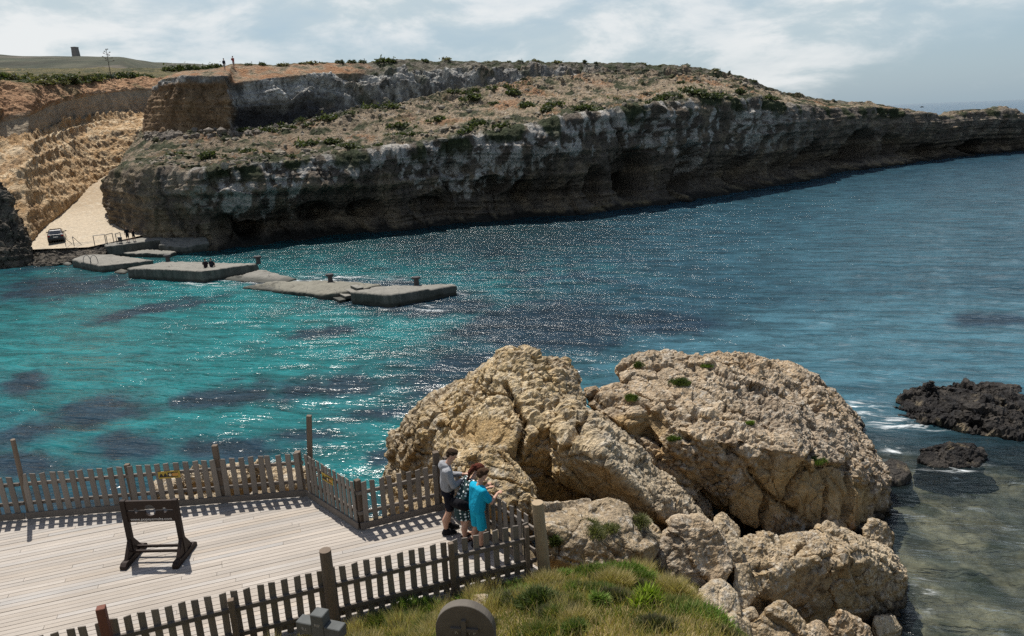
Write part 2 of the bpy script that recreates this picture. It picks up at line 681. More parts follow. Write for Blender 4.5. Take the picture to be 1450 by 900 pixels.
# stations along the headland; rows: Waterline, Lower rim, Mid terrace, Base of upper cliff, Top of upper cliff, Skyline
ST = [
    [(172, 283, 125), (186, 226, 127), (203, 200, 132), (206, 182, 135), (222, 126, 136), (240, 110, 142)],
    [(156, 300, 105), (159, 254, 107), (183, 215, 114), (203, 188, 118), (219, 122, 119), (236, 107, 124)],
    [(170, 318, 95), (175, 240, 97.4), (203, 214, 107), (222, 190, 114), (232, 112, 115), (258, 101, 122)],
    [(200, 333, 88), (212, 236, 90.5), (238, 212, 102), (253, 188, 110), (262, 107, 110.8), (288, 98, 119)],
    [(260, 340, 86.5), (270, 242, 89), (282, 213, 101), (294, 187, 108), (297, 107, 108.8), (312, 95, 119)],
    [(318, 340, 87), (318, 240, 89.3), (318, 212, 101), (322, 187, 107.5), (322, 107, 108.4), (326, 92, 120)],
    [(336, 341, 87.5), (336, 238, 90), (336, 208, 102), (334, 185, 111.5), (333, 118, 112.4), (336, 91, 121)],
    [(385, 341, 89.5), (385, 232, 92), (385, 203, 103), (385, 183, 112), (385, 108, 113), (385, 90, 122)],
    [(450, 335, 92), (450, 225, 94.5), (450, 193, 107), (450, 170, 115), (450, 101, 116), (450, 86, 126)],
    [(530, 328, 96), (532, 212, 98.5), (533, 178, 113), (533, 150, 122), (533, 100, 123), (530, 86, 131)],
    [(600, 320, 99), (603, 205, 101.5), (605, 164, 119), (605, 138, 127), (605, 97, 128), (600, 86, 136)],
    [(680, 313, 102), (684, 190, 104.5), (688, 148, 125), (690, 122, 134), (690, 97, 135), (685, 88, 141)],
    [(760, 306, 104.5), (763, 178, 107.5), (765, 140, 128), (765, 109, 139), (765, 97, 140), (765, 88, 146)],
    [(840, 300, 108), (842, 162, 111.5), (845, 130, 134), (845, 106, 145), (845, 98, 146), (845, 89, 152)],
    [(920, 290, 113.5), (920, 150, 117), (920, 125, 138), (920, 106, 149), (920, 100, 150), (920, 91, 157)],
    [(1000, 279, 121), (1000, 140, 124.5), (1000, 122, 142), (1000, 108, 152), (1000, 104, 153), (1000, 97, 159)],
    [(1060, 270, 128), (1060, 142, 131), (1060, 130, 145), (1060, 121, 154), (1060, 116, 155), (1058, 109, 160)],
    [(1120, 258, 139), (1120, 150, 142), (1120, 143, 154), (1120, 139, 160), (1120, 136, 161), (1115, 130, 166)],
    [(1180, 244, 156), (1180, 155, 158.5), (1180, 150, 166), (1180, 147, 170), (1180, 145, 171), (1178, 141, 178)],
    [(1240, 235, 167), (1240, 154, 169.5), (1240, 151, 175), (1240, 150, 178), (1240, 148.5, 179), (1240, 146, 185)],
    [(1300, 228, 178), (1300, 161, 180.5), (1300, 159, 185), (1300, 158, 188), (1300, 157.4, 189), (1300, 156, 194)],
    [(1343, 222, 186), (1343, 168, 188), (1343, 166.5, 191), (1343, 166, 193), (1343, 165, 194), (1343, 164, 197)],
    [(1362, 220.5, 189), (1362, 161, 191.5), (1362, 160, 195), (1362, 159, 198), (1362, 158.4, 199), (1362, 157, 203)],
    [(1432, 216, 196), (1435, 157, 198), (1435, 156, 201), (1435, 155.4, 203), (1435, 154.8, 204), (1435, 153.5, 207)],
    [(1442, 216, 199), (1443, 168, 201), (1443, 167.5, 204), (1443, 167, 206), (1443, 166.6, 207), (1443, 166, 210)],
    [(1520, 212, 210), (1520, 169, 212), (1520, 168, 215), (1520, 167.6, 217), (1520, 167.3, 218), (1520, 167, 221)],
    [(1640, 207, 225), (1640, 176, 227), (1640, 175, 229), (1640, 174.5, 231), (1640, 174, 232), (1640, 173.6, 236)],
]


def build_headland():
    for s in ST:
        s[1] = (s[1][0], s[1][1], s[0][2] + (s[1][2] - s[0][2]) * .3)
    K = np.array([[aty(*p) for p in s] for s in ST])          # (S,6,3)
    PX = np.array([[p[0] for p in s] for s in ST], float)
    K[:, 0, 2] = -0.4
    K[:, 4, 1] += 6.0 * sstep(PX[:, 4], 345, 440)
    K[:, 5, 1] += 4.0 * sstep(PX[:, 4], 360, 450)
    S = len(ST)
    bot = K[:, :1].copy(); bot[:, :, 2] = -4.0; bot[:, :, 1] -= 0.5
    back = K[:, 5:6].copy()
    far = np.array([aty(s[5][0], s[5][1], s[5][2] + 60) for s in ST])[:, None]
    high = np.clip((K[:, 5, 2] - 13) / 6, 0, 1)[:, None]
    far[:, :, 2] = high * (K[:, 5:6, 2] - 1.5) + (1 - high) * (-4)
    far[:, :, 1] = K[:, 5:6, 1] + 12 + 50 * high
    K = np.concatenate([bot, K, far], 1)
    PXr = np.concatenate([PX[:, :1], PX, PX[:, -1:]], 1)
    nu = 1250
    # spread the samples by on-picture distance between stations
    dpx = np.maximum(np.abs(np.diff(PX[:, 1])), 12)
    cum = np.concatenate([[0], np.cumsum(dpx)])
    t = np.interp(np.linspace(0, cum[-1], nu), cum, np.arange(S))
    Ku = crom(K, t)
    PXu = crom(PXr, t)
    segs = [6, 105, 42, 36, 58, 26, 14]
    G, vr, px = [], [], []
    for k, n in enumerate(segs):
        f = np.linspace(0, 1, n, endpoint=(k == len(segs) - 1))
        G.append(Ku[:, k:k + 1] * (1 - f)[None, :, None] + Ku[:, k + 1:k + 2] * f[None, :, None])
        px.append(PXu[:, k:k + 1] * (1 - f)[None] + PXu[:, k + 1:k + 2] * f[None])
        vr.append(k + f)
    G = np.concatenate(G, 1)
    px = np.concatenate(px, 1)
    vr = np.concatenate(vr)
    nv = G.shape[1]
    V = np.broadcast_to(vr[None], (nu, nv))
    N = grid_normals(G)
    for ax, w in ((1, 6), (1, 5), (0, 4)):
        Np = np.concatenate([np.repeat(N.take([0], ax), w, ax), N, np.repeat(N.take([-1], ax), w, ax)], ax)
        cs = np.cumsum(Np, ax); m_ = N.shape[ax]
        N = cs.take(range(2 * w, 2 * w + m_), ax) - np.concatenate([np.zeros_like(cs.take([0], ax)), cs], ax).take(range(0, m_), ax)
    N /= np.linalg.norm(N, axis=2)[:, :, None]
    flat = G.reshape(-1, 3).copy()
    n = N.reshape(-1, 3)
    v = V.reshape(-1)
    x = px.reshape(-1)
    _, py = proj(flat)
    # which zone
    face1 = sstep(v, 0.9, 1.0) * (1 - sstep(v, 1.94, 2.05))
    terr = sstep(v, 1.95, 2.08) * (1 - sstep(v, 3.92, 4.0))
    face2 = sstep(v, 3.92, 4.02) * (1 - sstep(v, 4.95, 5.03))
    top = sstep(v, 4.97, 5.05)
    zf = np.clip((v - 1), 0, 1)                                  # height share on the lower face
    dist = np.clip(flat[:, 1] / 100, 0.8, 1.8)
    P = flat
    hs = P * np.array([1, 1, 0.45])
    d = face1 * (3.2 * fbm(hs * 0.06, 3, 0.55) + 1.1 * ridged(hs * 0.19, 3, 0.5, off=4) + 0.55 * fbm(hs * 0.6, 3, 0.55, off=9))
    d += face1 * (0.35 * ridged(P * 0.9, 3, 0.6, off=2) + 1.5 * (cells(hs * .26 + .15 * fbm(P * .3, 2)[:, None])[0] - .5) + .7 * (cells(hs * .75 + .2)[0] - .5) + .4 * worley(P * .95) - .25)
    d += (terr + top * sstep(x, 420, 520)) * (.5 * worley(P * .6 + 7) - .3)
    # beds of rock: ledges along the layers
    zw = P[:, 2] + 0.9 * fbm(P * 0.05, 2, off=3) + 0.012 * P[:, 0]
    lay = pnoise(np.stack([zw * 0.8, P[:, 0] * 0.015, P[:, 1] * 0.015], 1)) + 0.6 * pnoise(np.stack([zw * 2.3, P[:, 0] * 0.04, P[:, 1] * 0.04], 1))
    d += face1 * 0.75 * lay * (1.15 - 0.5 * zf) + face2 * 0.45 * lay * (1 - .7 * sstep(x, 400, 480))
    # the lower half is undercut, the rim hangs over
    under = face1 * (np.exp(-((zf - 0.22) / 0.17) ** 2) * 2.6 - np.exp(-((zf - 0.78) / 0.2) ** 2) * 1.1)
    under *= (sstep(x, 260, 420) * 0.75 + 0.25) * (.35 + 1.3 * sstep(fbm(P * np.array([.05, .05, .02]), 2, off=77), -.3, .3))
    d -= under
    d += face1 * 1.2 * np.exp(-((zf - 0.03) / 0.05) ** 2)        # tide-line shelf
    d -= face2 * 1.3 * (1 - sstep(v - 4, .3, .55)) * sstep(x, 335, 360)
    d += face2 * sstep(x, 340, 420) * (2.2 * fbm(P * .11, 3, off=22) + 1.8 * (cells(P * np.array([.3, .3, .5]) + 3)[0] - .5) + .9 * (cells(P * .85 + 5)[0] - .5) + .3 * worley(P * 1.2) - .15)
    d += face2 * (1 - sstep(x, 320, 345)) * (1.3 * fbm(P * .14, 4, .55, off=91) + .9 * (cells(P * .4 + 9)[0] - .5) + .5 * worley(P * 1.1) - .2)
    d += face2 * (0.9 * fbm(hs * 0.16, 3, off=21) + 0.5 * ridged(hs * 0.45, 3, off=5) * sstep(x, 380, 420) + 0.2 * fbm(P * 1.2, 3, 0.6, off=8))
    d += terr * (0.9 * fbm(P * 0.12, 3, off=31) + 0.55 * ridged(P * 0.45, 3, off=13) + 0.4 * np.maximum(0, fbm(P * 1.1, 2, off=33)) + 0.22 * ridged(P * 1.6, 2, off=35))
    d += top * (0.35 * fbm(P * 0.2, 3, off=41) + 0.3 * ridged(P * 0.6, 3, off=17) * sstep(x, 420, 520) + 0.12 * fbm(P * 1.4, 2, off=3))
    # rock steps in the skyline on the right half
    d += sstep(v, 4.4, 5.0) * (1 - sstep(v, 6.1, 6.6)) * sstep(x, 480, 560) * (0.55 * ridged(P * np.array([0.16, 0.16, 0.1]), 3, off=50))
    # caves and hollows at the water
    caves = [(318, 322, 24, 24, 3.0), (356, 328, 27, 16, 6.0), (448, 300, 34, 18, 3.5), (520, 296, 26, 16, 2.6), (695, 262, 26, 16, 3.0),
             (742, 270, 20, 18, 2.2), (893, 245, 30, 42, 6.0), (903, 262, 13, 20, 7.0), (968, 240, 22, 42, 4.5), (1146, 218, 17, 24, 6.0),
             (1216, 205, 25, 26, 8.0), (1262, 205, 16, 18, 4.0), (1385, 208, 22, 14, 6.0), (1320, 212, 18, 12, 3.0), (838, 262, 18, 30, 3.0),
             (1060, 235, 18, 30, 2.5), (600, 290, 36, 14, 2.0), (640, 240, 22, 12, 1.6)]
    wob = 0.22 * fbm(P * 0.25, 3, off=71)
    for cx, cy, rx, ry, dep in caves:
        q = ((x - cx) / rx) ** 2 + ((py - cy) / ry) ** 2
        d -= face1 * dep * (1 - sstep(np.sqrt(q) + wob, 0.62, 1.0))
    d *= .6 + .4 * sstep(x, 190, 300)
    d *= 1 - .5 * sstep(x, 1050, 1200) * sstep(v, 1.95, 2.3)
    Q = flat + n * d[:, None]
    brk = sstep(x, 400, 470) * (1 - sstep(x, 820, 960)) * sstep(v, 3.6, 4.0) * (1 - sstep(v, 5.1, 5.6))
    Q[:, 2] += brk * (1.5 * fbm(P * np.array([.07, .07, 0]), 3, off=81) + .5 * fbm(P * np.array([.3, .3, 0]), 2, off=83)) * np.where(v < 4.6, 1.0, .55)
    # ----- colour of the rock, with some light and shade of the upper cliff painted in
    n1 = fbm(P * 0.10, 4, off=101)
    n2 = fbm(P * 0.45, 4, 0.55, off=103)
    n3 = fbm(P * 1.7, 3, 0.6, off=107)
    vs = fbm(P * np.array([0.5, 0.5, 0.14]), 4, 0.6, off=109)
    dark = C3(.105, .088, .072); warm = C3(.22, .175, .125); pale = C3(.43, .405, .37); tan = C3(.275, .215, .15)
    oran = C3(.27, .145, .075); scrub = C3(.04, .048, .024); white = C3(.40, .37, .32); brown = C3(.18, .12, .072); olive = C3(.085, .085, .045)
    one = np.ones((len(P), 1))
    c1 = mixc(dark * one, warm * one, sstep(n2 + 0.6 * lay * .5, -0.2, 0.5))
    lich = sstep(zf + 0.7 * n1 + 0.8 * vs, 0.60, 0.72) * sstep(fbm(P * .8, 4, .62, off=119) + .5 * n2, -0.10, 0.04) * sstep(x, 190, 330) * (1 - .85 * sstep(x, 1050, 1150))
    c1 = mixc(c1, pale * one, lich * 0.92)
    c1 = mixc(c1, C3(.17, .135, .075) * one, (1 - sstep(zf, 0.03, 0.13)) * sstep(n2, -0.3, 0.3) * 0.8)
    c1 = mixc(c1, C3(.03, .028, .024) * one, (1 - sstep(Q[:, 2] + n2, 0.35, 0.9)))
    c1 = mixc(c1, scrub * one, sstep(zf, 0.72, 0.95) * sstep(fbm(P * 0.22, 3, off=131), 0.08, 0.2))
    nose = (1 - sstep(x, 230, 330))
    c1 = mixc(c1, C3(.23, .18, .12) * one, nose * sstep(n2, -.35, .25) * .8)
    ct = mixc(tan * one, oran * one, sstep(n1 + 0.35 * n2, 0.02, 0.3) * 0.85)
    ct = mixc(ct, white * one, sstep(n3, 0.14, 0.4) * 0.7)
    ct = mixc(ct, olive * one, sstep(n2 + .4 * n3, 0.06, 0.28) * 0.75)
    ct = ct * (.78 + .22 * sstep(x, 420, 620))[:, None]
    ct = mixc(ct, scrub * one, sstep(fbm(P * 0.3, 4, .6, off=141) + 0.22 * (v < 2.3), 0.06, 0.2) * 0.95)
    ct = mixc(ct, scrub * one, sstep(v, 3.5, 3.95) * (1 - sstep(x, 640, 760)) * sstep(n2, -.25, .05) * .85)
    c2 = mixc(C3(.18, .172, .16) * one, C3(.45, .435, .40) * one, sstep(n2 + .5 * vs, -0.1, 0.35))
    c2 = mixc(c2, C3(.47, .455, .42) * one, sstep(v - 4 + .25 * n1 + .12 * n2, .52, .68) * sstep(n3 + .5 * n2, -.35, .05) * sstep(x, 330, 345) * (1 - sstep(x, 690, 800)) * .85)  # sunlit rim band of the upper cliff, painted in as a paler tone
    c2 = mixc(c2, C3(.055, .052, .046) * one, sstep(vs + .4 * n3, 0.12, 0.36) * .8)
    c2 = mixc(c2, C3(.05, .048, .05) * one, (1 - sstep(v - 4 + .25 * n1, 0.35, 0.62)) * (1 - sstep(x, 420, 520)) * sstep(x, 326, 334))  # shade on the lower half of the upper cliff, painted into the colour
    c2 = mixc(c2, mixc(tan * .9 * one, scrub * one, sstep(n3 + n2, -.15, .15)), sstep(fbm(P * .16, 3, off=151) + .3 * n2, .02, .2) * sstep(x, 420, 520) * .8)
    bf = (1 - sstep(x + 14 * n2, 322, 334))
    c2 = mixc(c2, mixc(brown * one, C3(.25, .17, .10) * one, sstep(n2 + .6 * vs, -.2, .4)), bf * (1 - sstep(v + .1 * n2, 4.86, 4.93)))
    c2 = mixc(c2, mixc(tan * .8 * one, scrub * one, sstep(n2, -.1, .2)), sstep(x, 790, 880) * .9)
    cp = mixc(oran * one, tan * one, sstep(n2, -.25, .25))
    cp = mixc(cp, olive * .8 * one, sstep(n2 + .5 * n3, 0.1, 0.3) * .8)
    back_scr = mixc(C3(.11, .098, .075) * one, scrub * one, sstep(n2 + .3 * n3, -.1, .15))
    back_scr = mixc(back_scr, C3(.22, .20, .17) * one, sstep(n3 - .4 * n2, .15, .35) * .8)
    cp = mixc(cp, back_scr, sstep(x + 40 * n2, 470, 520))
    cp = mixc(cp, olive * one, sstep(v, 5.88, 5.98) * .9)
    cc = c1
    cc = mixc(cc, ct, sstep(v + .12 * n2, 1.97, 2.07))
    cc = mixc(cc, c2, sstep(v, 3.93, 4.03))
    cc = mixc(cc, cp, sstep(v + .05 * n2, 4.96, 5.03))
    me = np_mesh('headland', Q, grid_faces(nu, nv), cc)
    o = link('headland', me, M_CLIFF)
    setp(o, 'rocky limestone headland with dark sea cliffs and orange soil across the bay', kind='structure')
    return Q.reshape(nu, nv, 3), vr, px


HG, HVR, HPX = build_headland()


def head_at(pxv, v):
    """point of the headland surface near station px and row parameter v"""
    j = int(np.argmin(np.abs(HVR - v)))
    i = int(np.argmin(np.abs(HPX[:, j] - pxv)))
    return HG[i, j]


# ------------------------------------------------------------------ quarry wall, gorge and plateau on the left
LT = [
    [(-160, 440, 80), (-160, 272, 88), (-160, 240, 93), (-160, 208, 97), (-160, 185, 98), (-160, 126, 106), (-160, 114, 124), (-160, 101, 225)],
    [(-80, 400, 80), (-80, 262, 90), (-80, 235, 95), (-80, 205, 99), (-80, 178, 100), (-80, 122, 108), (-80, 112, 128), (-80, 99.5, 225)],
    [(-4, 372, 82), (0, 255, 94), (0, 225, 99), (0, 203, 103), (0, 172, 104), (0, 118, 113), (0, 108, 133), (0, 98, 225)],
    [(40, 346, 84), (45, 236, 98), (50, 208, 103), (50, 192, 108), (50, 163, 109), (50, 120, 118), (50, 107, 138), (50, 98, 225)],
    [(66, 313, 95), (82, 225, 108), (90, 198, 113), (95, 180, 118), (95, 150, 119), (95, 119, 128), (95, 107, 146), (90, 97.5, 225)],
    [(100, 288, 108), (112, 212, 121), (122, 187, 126), (130, 170, 131), (130, 140, 132), (130, 119, 140), (130, 107, 152), (130, 97, 225)],
    [(130, 265, 122), (142, 200, 134), (152, 180, 138), (160, 163, 142), (160, 134, 143), (160, 116, 149), (160, 106, 159), (165, 97, 225)],
    [(158, 251, 132), (172, 190, 143), (182, 172, 147), (190, 158, 150), (190, 128, 151), (190, 113, 156), (190, 107, 163), (200, 97, 225)],
    [(215, 238, 140), (215, 185, 151), (218, 170, 154), (220, 158, 157), (220, 126, 158), (220, 112, 162), (225, 107, 168), (240, 98, 225)],
    [(300, 236, 150), (300, 185, 160), (300, 172, 163), (300, 158, 166), (300, 128, 167), (300, 112, 170), (300, 108, 177), (300, 100, 225)],
]


def build_quarry():
    for i, dx in ((3, -10), (4, -28), (5, -30), (6, -30), (7, -22), (8, -12)):
        LT[i] = [LT[i][0]] + [(p[0] + dx, p[1], p[2]) for p in LT[i][1:6]] + LT[i][6:]
    for i in range(2, 10):
        y1 = LT[i][1][2]
        LT[i] = LT[i][:2] + [(p[0], p[1], y1 + o) for p, o in zip(LT[i][2:7], (10, 18, 20.5, 29, 42))] + LT[i][7:]
    K = np.array([[aty(*p) for p in s] for s in LT])
    bot = K[:, :1].copy(); bot[:, :, 2] -= 4
    K = np.concatenate([bot, K], 1)
    PX = np.array([[p[0] for p in [s[0]] + s] for s in LT], float)
    nu = 460
    t = np.linspace(0, len(LT) - 1, nu)
    Ku, PXu = crom(K, t), crom(PX, t)
    segs = [8, 95, 36, 26, 40, 70, 24, 40]
    G, vr, px = [], [], []
    for k, n in enumerate(segs):
        f = np.linspace(0, 1, n, endpoint=(k == len(segs) - 1))
        G.append(Ku[:, k:k + 1] * (1 - f)[None, :, None] + Ku[:, k + 1:k + 2] * f[None, :, None])
        px.append(PXu[:, k:k + 1] * (1 - f)[None] + PXu[:, k + 1:k + 2] * f[None])
        vr.append(k + f)
    G = np.concatenate(G, 1); px = np.concatenate(px, 1); vr = np.concatenate(vr)
    nv = G.shape[1]
    v = np.broadcast_to(vr[None], (nu, nv)).reshape(-1)
    x = px.reshape(-1)
    P = G.reshape(-1, 3)
    n = grid_normals(G).reshape(-1, 3)
    rough = sstep(v, 0.9, 1.1) * (1 - sstep(v, 3.8, 4.0)) + .45 * sstep(v, 4.95, 5.1) * (1 - sstep(v, 5.95, 6.1)) + .25 * sstep(v, 5.98, 6.1)
    grey = sstep(v, 3.93, 4.02) * (1 - sstep(v, 4.95, 5.05))
    soil = sstep(v, 4.95, 5.05) * (1 - sstep(v, 5.9, 6.05))
    plat = sstep(v, 5.9, 6.05)
    zw = P[:, 2] + .8 * fbm(P * .08, 2, off=3)
    lay = pnoise(np.stack([zw * 0.9, P[:, 0] * 0.03, P[:, 1] * 0.03], 1))
    # slanting tool-like ribs of the broken wall
    rib = ridged(np.stack([P[:, 0] * .35 + P[:, 2] * .22, P[:, 1] * .35 + P[:, 2] * .3, P[:, 2] * .12], 1), 3, .55, off=7)
    d = rough * (1.1 * fbm(P * .14, 3, off=15) + .8 * rib + .45 * ridged(P * .7, 3, .6, off=25) + .22 * fbm(P * 2.2, 2, off=4))
    d -= 1.0 * sstep(v, .2, 1.0) * (1 - sstep(v, 3.3, 4.1))
    d += rough * .7 * lay + rough * (.9 * worley(P * .4) + .45 * worley(P * 1.1) - .7)
    d += grey * (.25 * fbm(P * .4, 3, off=19) + .15 * lay)
    d += soil * (.6 * fbm(P * .2, 4, off=29) + .5 * ridged(P * .35, 3, off=39))
    d += plat * (.6 * fbm(P * .08, 3, off=49))
    # lumpy ledge lips
    d += np.exp(-((v - 3.05) / .16) ** 2) * (.4 + .7 * ridged(P * .5, 2, off=12)) + np.exp(-((v - 2.1) / .16) ** 2) * (.2 + .7 * ridged(P * .4, 2, off=22))
    d *= 1 - .64 * (1 - sstep(v, 3.3, 4.0))
    n[:, 2] += .95 * (1 - sstep(v, 3.6, 4.2))
    Q = P + n * d[:, None]
    n1 = fbm(P * .12, 3, off=201); n2 = fbm(P * .5, 4, .55, off=203); n3 = fbm(P * 1.9, 3, .6, off=207)
    one = np.ones((len(P), 1))
    cw = mixc(C3(.42, .29, .165) * one, C3(.56, .45, .31) * one, sstep(n2 + .6 * n3, -.3, .3))
    cw = mixc(cw, C3(.24, .165, .10) * one, sstep(n1 + .5 * n3, .05, .4) * .8)
    cw = mixc(cw, C3(.66, .58, .45) * one, (np.exp(-((v - 3.1) / .3) ** 2) + .7 * np.exp(-((v - 2.1) / .25) ** 2)).clip(0, 1) * sstep(n3 + n2, -.3, .3) * .8)  # ledge lips paled: sunlight on the ledges put into the colour
    cg = mixc(C3(.42, .36, .28) * one, C3(.33, .29, .235) * one, sstep(n2, -.3, .3))
    cg = mixc(cg, C3(.25, .19, .13) * one, sstep(lay, .25, .4) * .6)
    cs = mixc(C3(.30, .185, .115) * one, C3(.40, .265, .17) * one, sstep(n2 + .5 * n3, -.3, .3))
    cs = mixc(cs, C3(.15, .13, .075) * one, sstep(n1 + .6 * n2, .12, .35) * .7)
    cpv = mixc(C3(.045, .052, .026) * one, C3(.12, .11, .055) * one, sstep(n1 + .6 * n2, -.2, .25))
    cpv = mixc(cpv, C3(.33, .25, .16) * one, sstep(n2 - .3 * n1, .22, .4) * .6)
    cc = mixc(cw, cg, sstep(v + .1 * n2, 3.85, 4.02))
    cc = mixc(cc, cs, sstep(v + .12 * n2, 4.93, 5.05))
    cc = mixc(cc, cpv, sstep(v + .25 * n1, 5.85, 6.1))
    o = link('hillside', np_mesh('hillside', Q, grid_faces(nu, nv), cc * np.array([[1.0, .93, .84]])), M_CLIFF)
    setp(o, 'stepped ochre quarry hillside above the boat ramp with scrub on top', kind='structure')
    return Q.reshape(nu, nv, 3), vr, px


QG, QVR, QPX = build_quarry()


def quarry_at(pxv, v):
    j = int(np.argmin(np.abs(QVR - v)))
    i = int(np.argmin(np.abs(QPX[:, j] - pxv)))
    return QG[i, j]


def build_hill():
    xs = np.linspace(-900, 420, 260)
    ys = np.concatenate([np.linspace(215, 420, 60), np.linspace(430, 800, 60), np.linspace(830, 1200, 12)])
    X, Y = np.meshgrid(xs, ys, indexing='ij')
    az = X / Y
    crest = np.interp(az, [-1.2, -.70, -.62, -.53, -.45, -.38, -.30, -.15, 0.1, 0.4], [92, 88, 83.5, 79.5, 77, 73, 66, 45, 10, -20])
    s = np.clip((Y - 215) / (700 - 215), 0, 1.0)
    low = np.interp(az, [-.5, -.28], [31, -12])
    Z = low + (crest - low) * s ** 0.8 - np.maximum(0, Y - 720) * .1
    Z = Z - (1 - sstep(Y, 215, 300)) * 4
    P = np.stack([X, Y, Z], -1).reshape(-1, 3)
    P[:, 2] += 2.0 * fbm(P * .015, 3, off=5) * sstep(P[:, 1], 230, 330) + .6 * fbm(P * .06, 2)
    n1 = fbm(P * .02, 3, off=301); n2 = fbm(P * .09, 4, .6, off=303)
    one = np.ones((len(P), 1))
    c = mixc(C3(.085, .10, .055) * one, C3(.15, .15, .085) * one, sstep(n2, -.2, .25))
    c = mixc(c, C3(.30, .26, .18) * one, sstep(n1 + .5 * n2, .22, .42) * .6)
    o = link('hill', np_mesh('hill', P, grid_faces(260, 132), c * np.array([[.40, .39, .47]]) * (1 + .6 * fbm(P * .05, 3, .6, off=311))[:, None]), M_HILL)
    setp(o, 'low green scrub hill on the far skyline', kind='structure')


build_hill()


# ------------------------------------------------------------------ boat ramp
def build_ramp():
    Yk = [82, 84, 88, 95, 105, 114, 122, 134]
    Lx = [(-58.5), (-57.5), (-58.8), (-60.5), (-64), (-67), (-69), (-80)]
    Rx = [(-51.5), (-50.0), (-47.5), (-51.0), (-57.8), (-62), (-65), (-70)]
    Zk = [1.55, 1.65, 1.95, 2.5, 3.35, 4.5, 5.75, 7.2]
    nu, nv = 90, 220
    yy = np.linspace(82, 134, nv)
    lx, rx, z = np.interp(yy, Yk, Lx) - 2.5, np.interp(yy, Yk, Rx) + 2.5, np.interp(yy, Yk, Zk)
    f = np.linspace(0, 1, nu)[:, None]
    G = np.stack([lx[None] * (1 - f) + rx[None] * f, np.broadcast_to(yy[None], (nu, nv)), np.broadcast_to(z[None], (nu, nv))], -1)
    P = G.reshape(-1, 3)
    e = np.abs(np.broadcast_to(f, (nu, nv)).reshape(-1) - .5) * 2
    P[:, 2] += .10 * fbm(P * .3, 3) + .5 * sstep(e, .82, 1.0) * (1 + fbm(P * .8, 2, off=3)) * sstep(P[:, 1], 88, 96)
    n1 = fbm(P * .25, 4, .6, off=401); n2 = fbm(P * 1.2, 3, .6, off=405)
    one = np.ones((len(P), 1))
    c = mixc(C3(.56, .47, .35) * one, C3(.44, .345, .235) * one, sstep(P[:, 1] + 14 * n1, 96, 118))
    c = mixc(c, C3(.36, .32, .26) * one, sstep(n1 + .4 * n2, .08, .3) * .6 * (1 - sstep(P[:, 1], 100, 112)))
    c = mixc(c, C3(.62, .55, .44) * one, sstep(n2, .1, .4) * .6)
    o = link('road', np_mesh('road', P, grid_faces(nu, nv)[:, ::-1], c * .72), M_GROUND)
    setp(o, 'pale concrete and gravel boat ramp climbing into the gorge', kind='structure')


build_ramp()

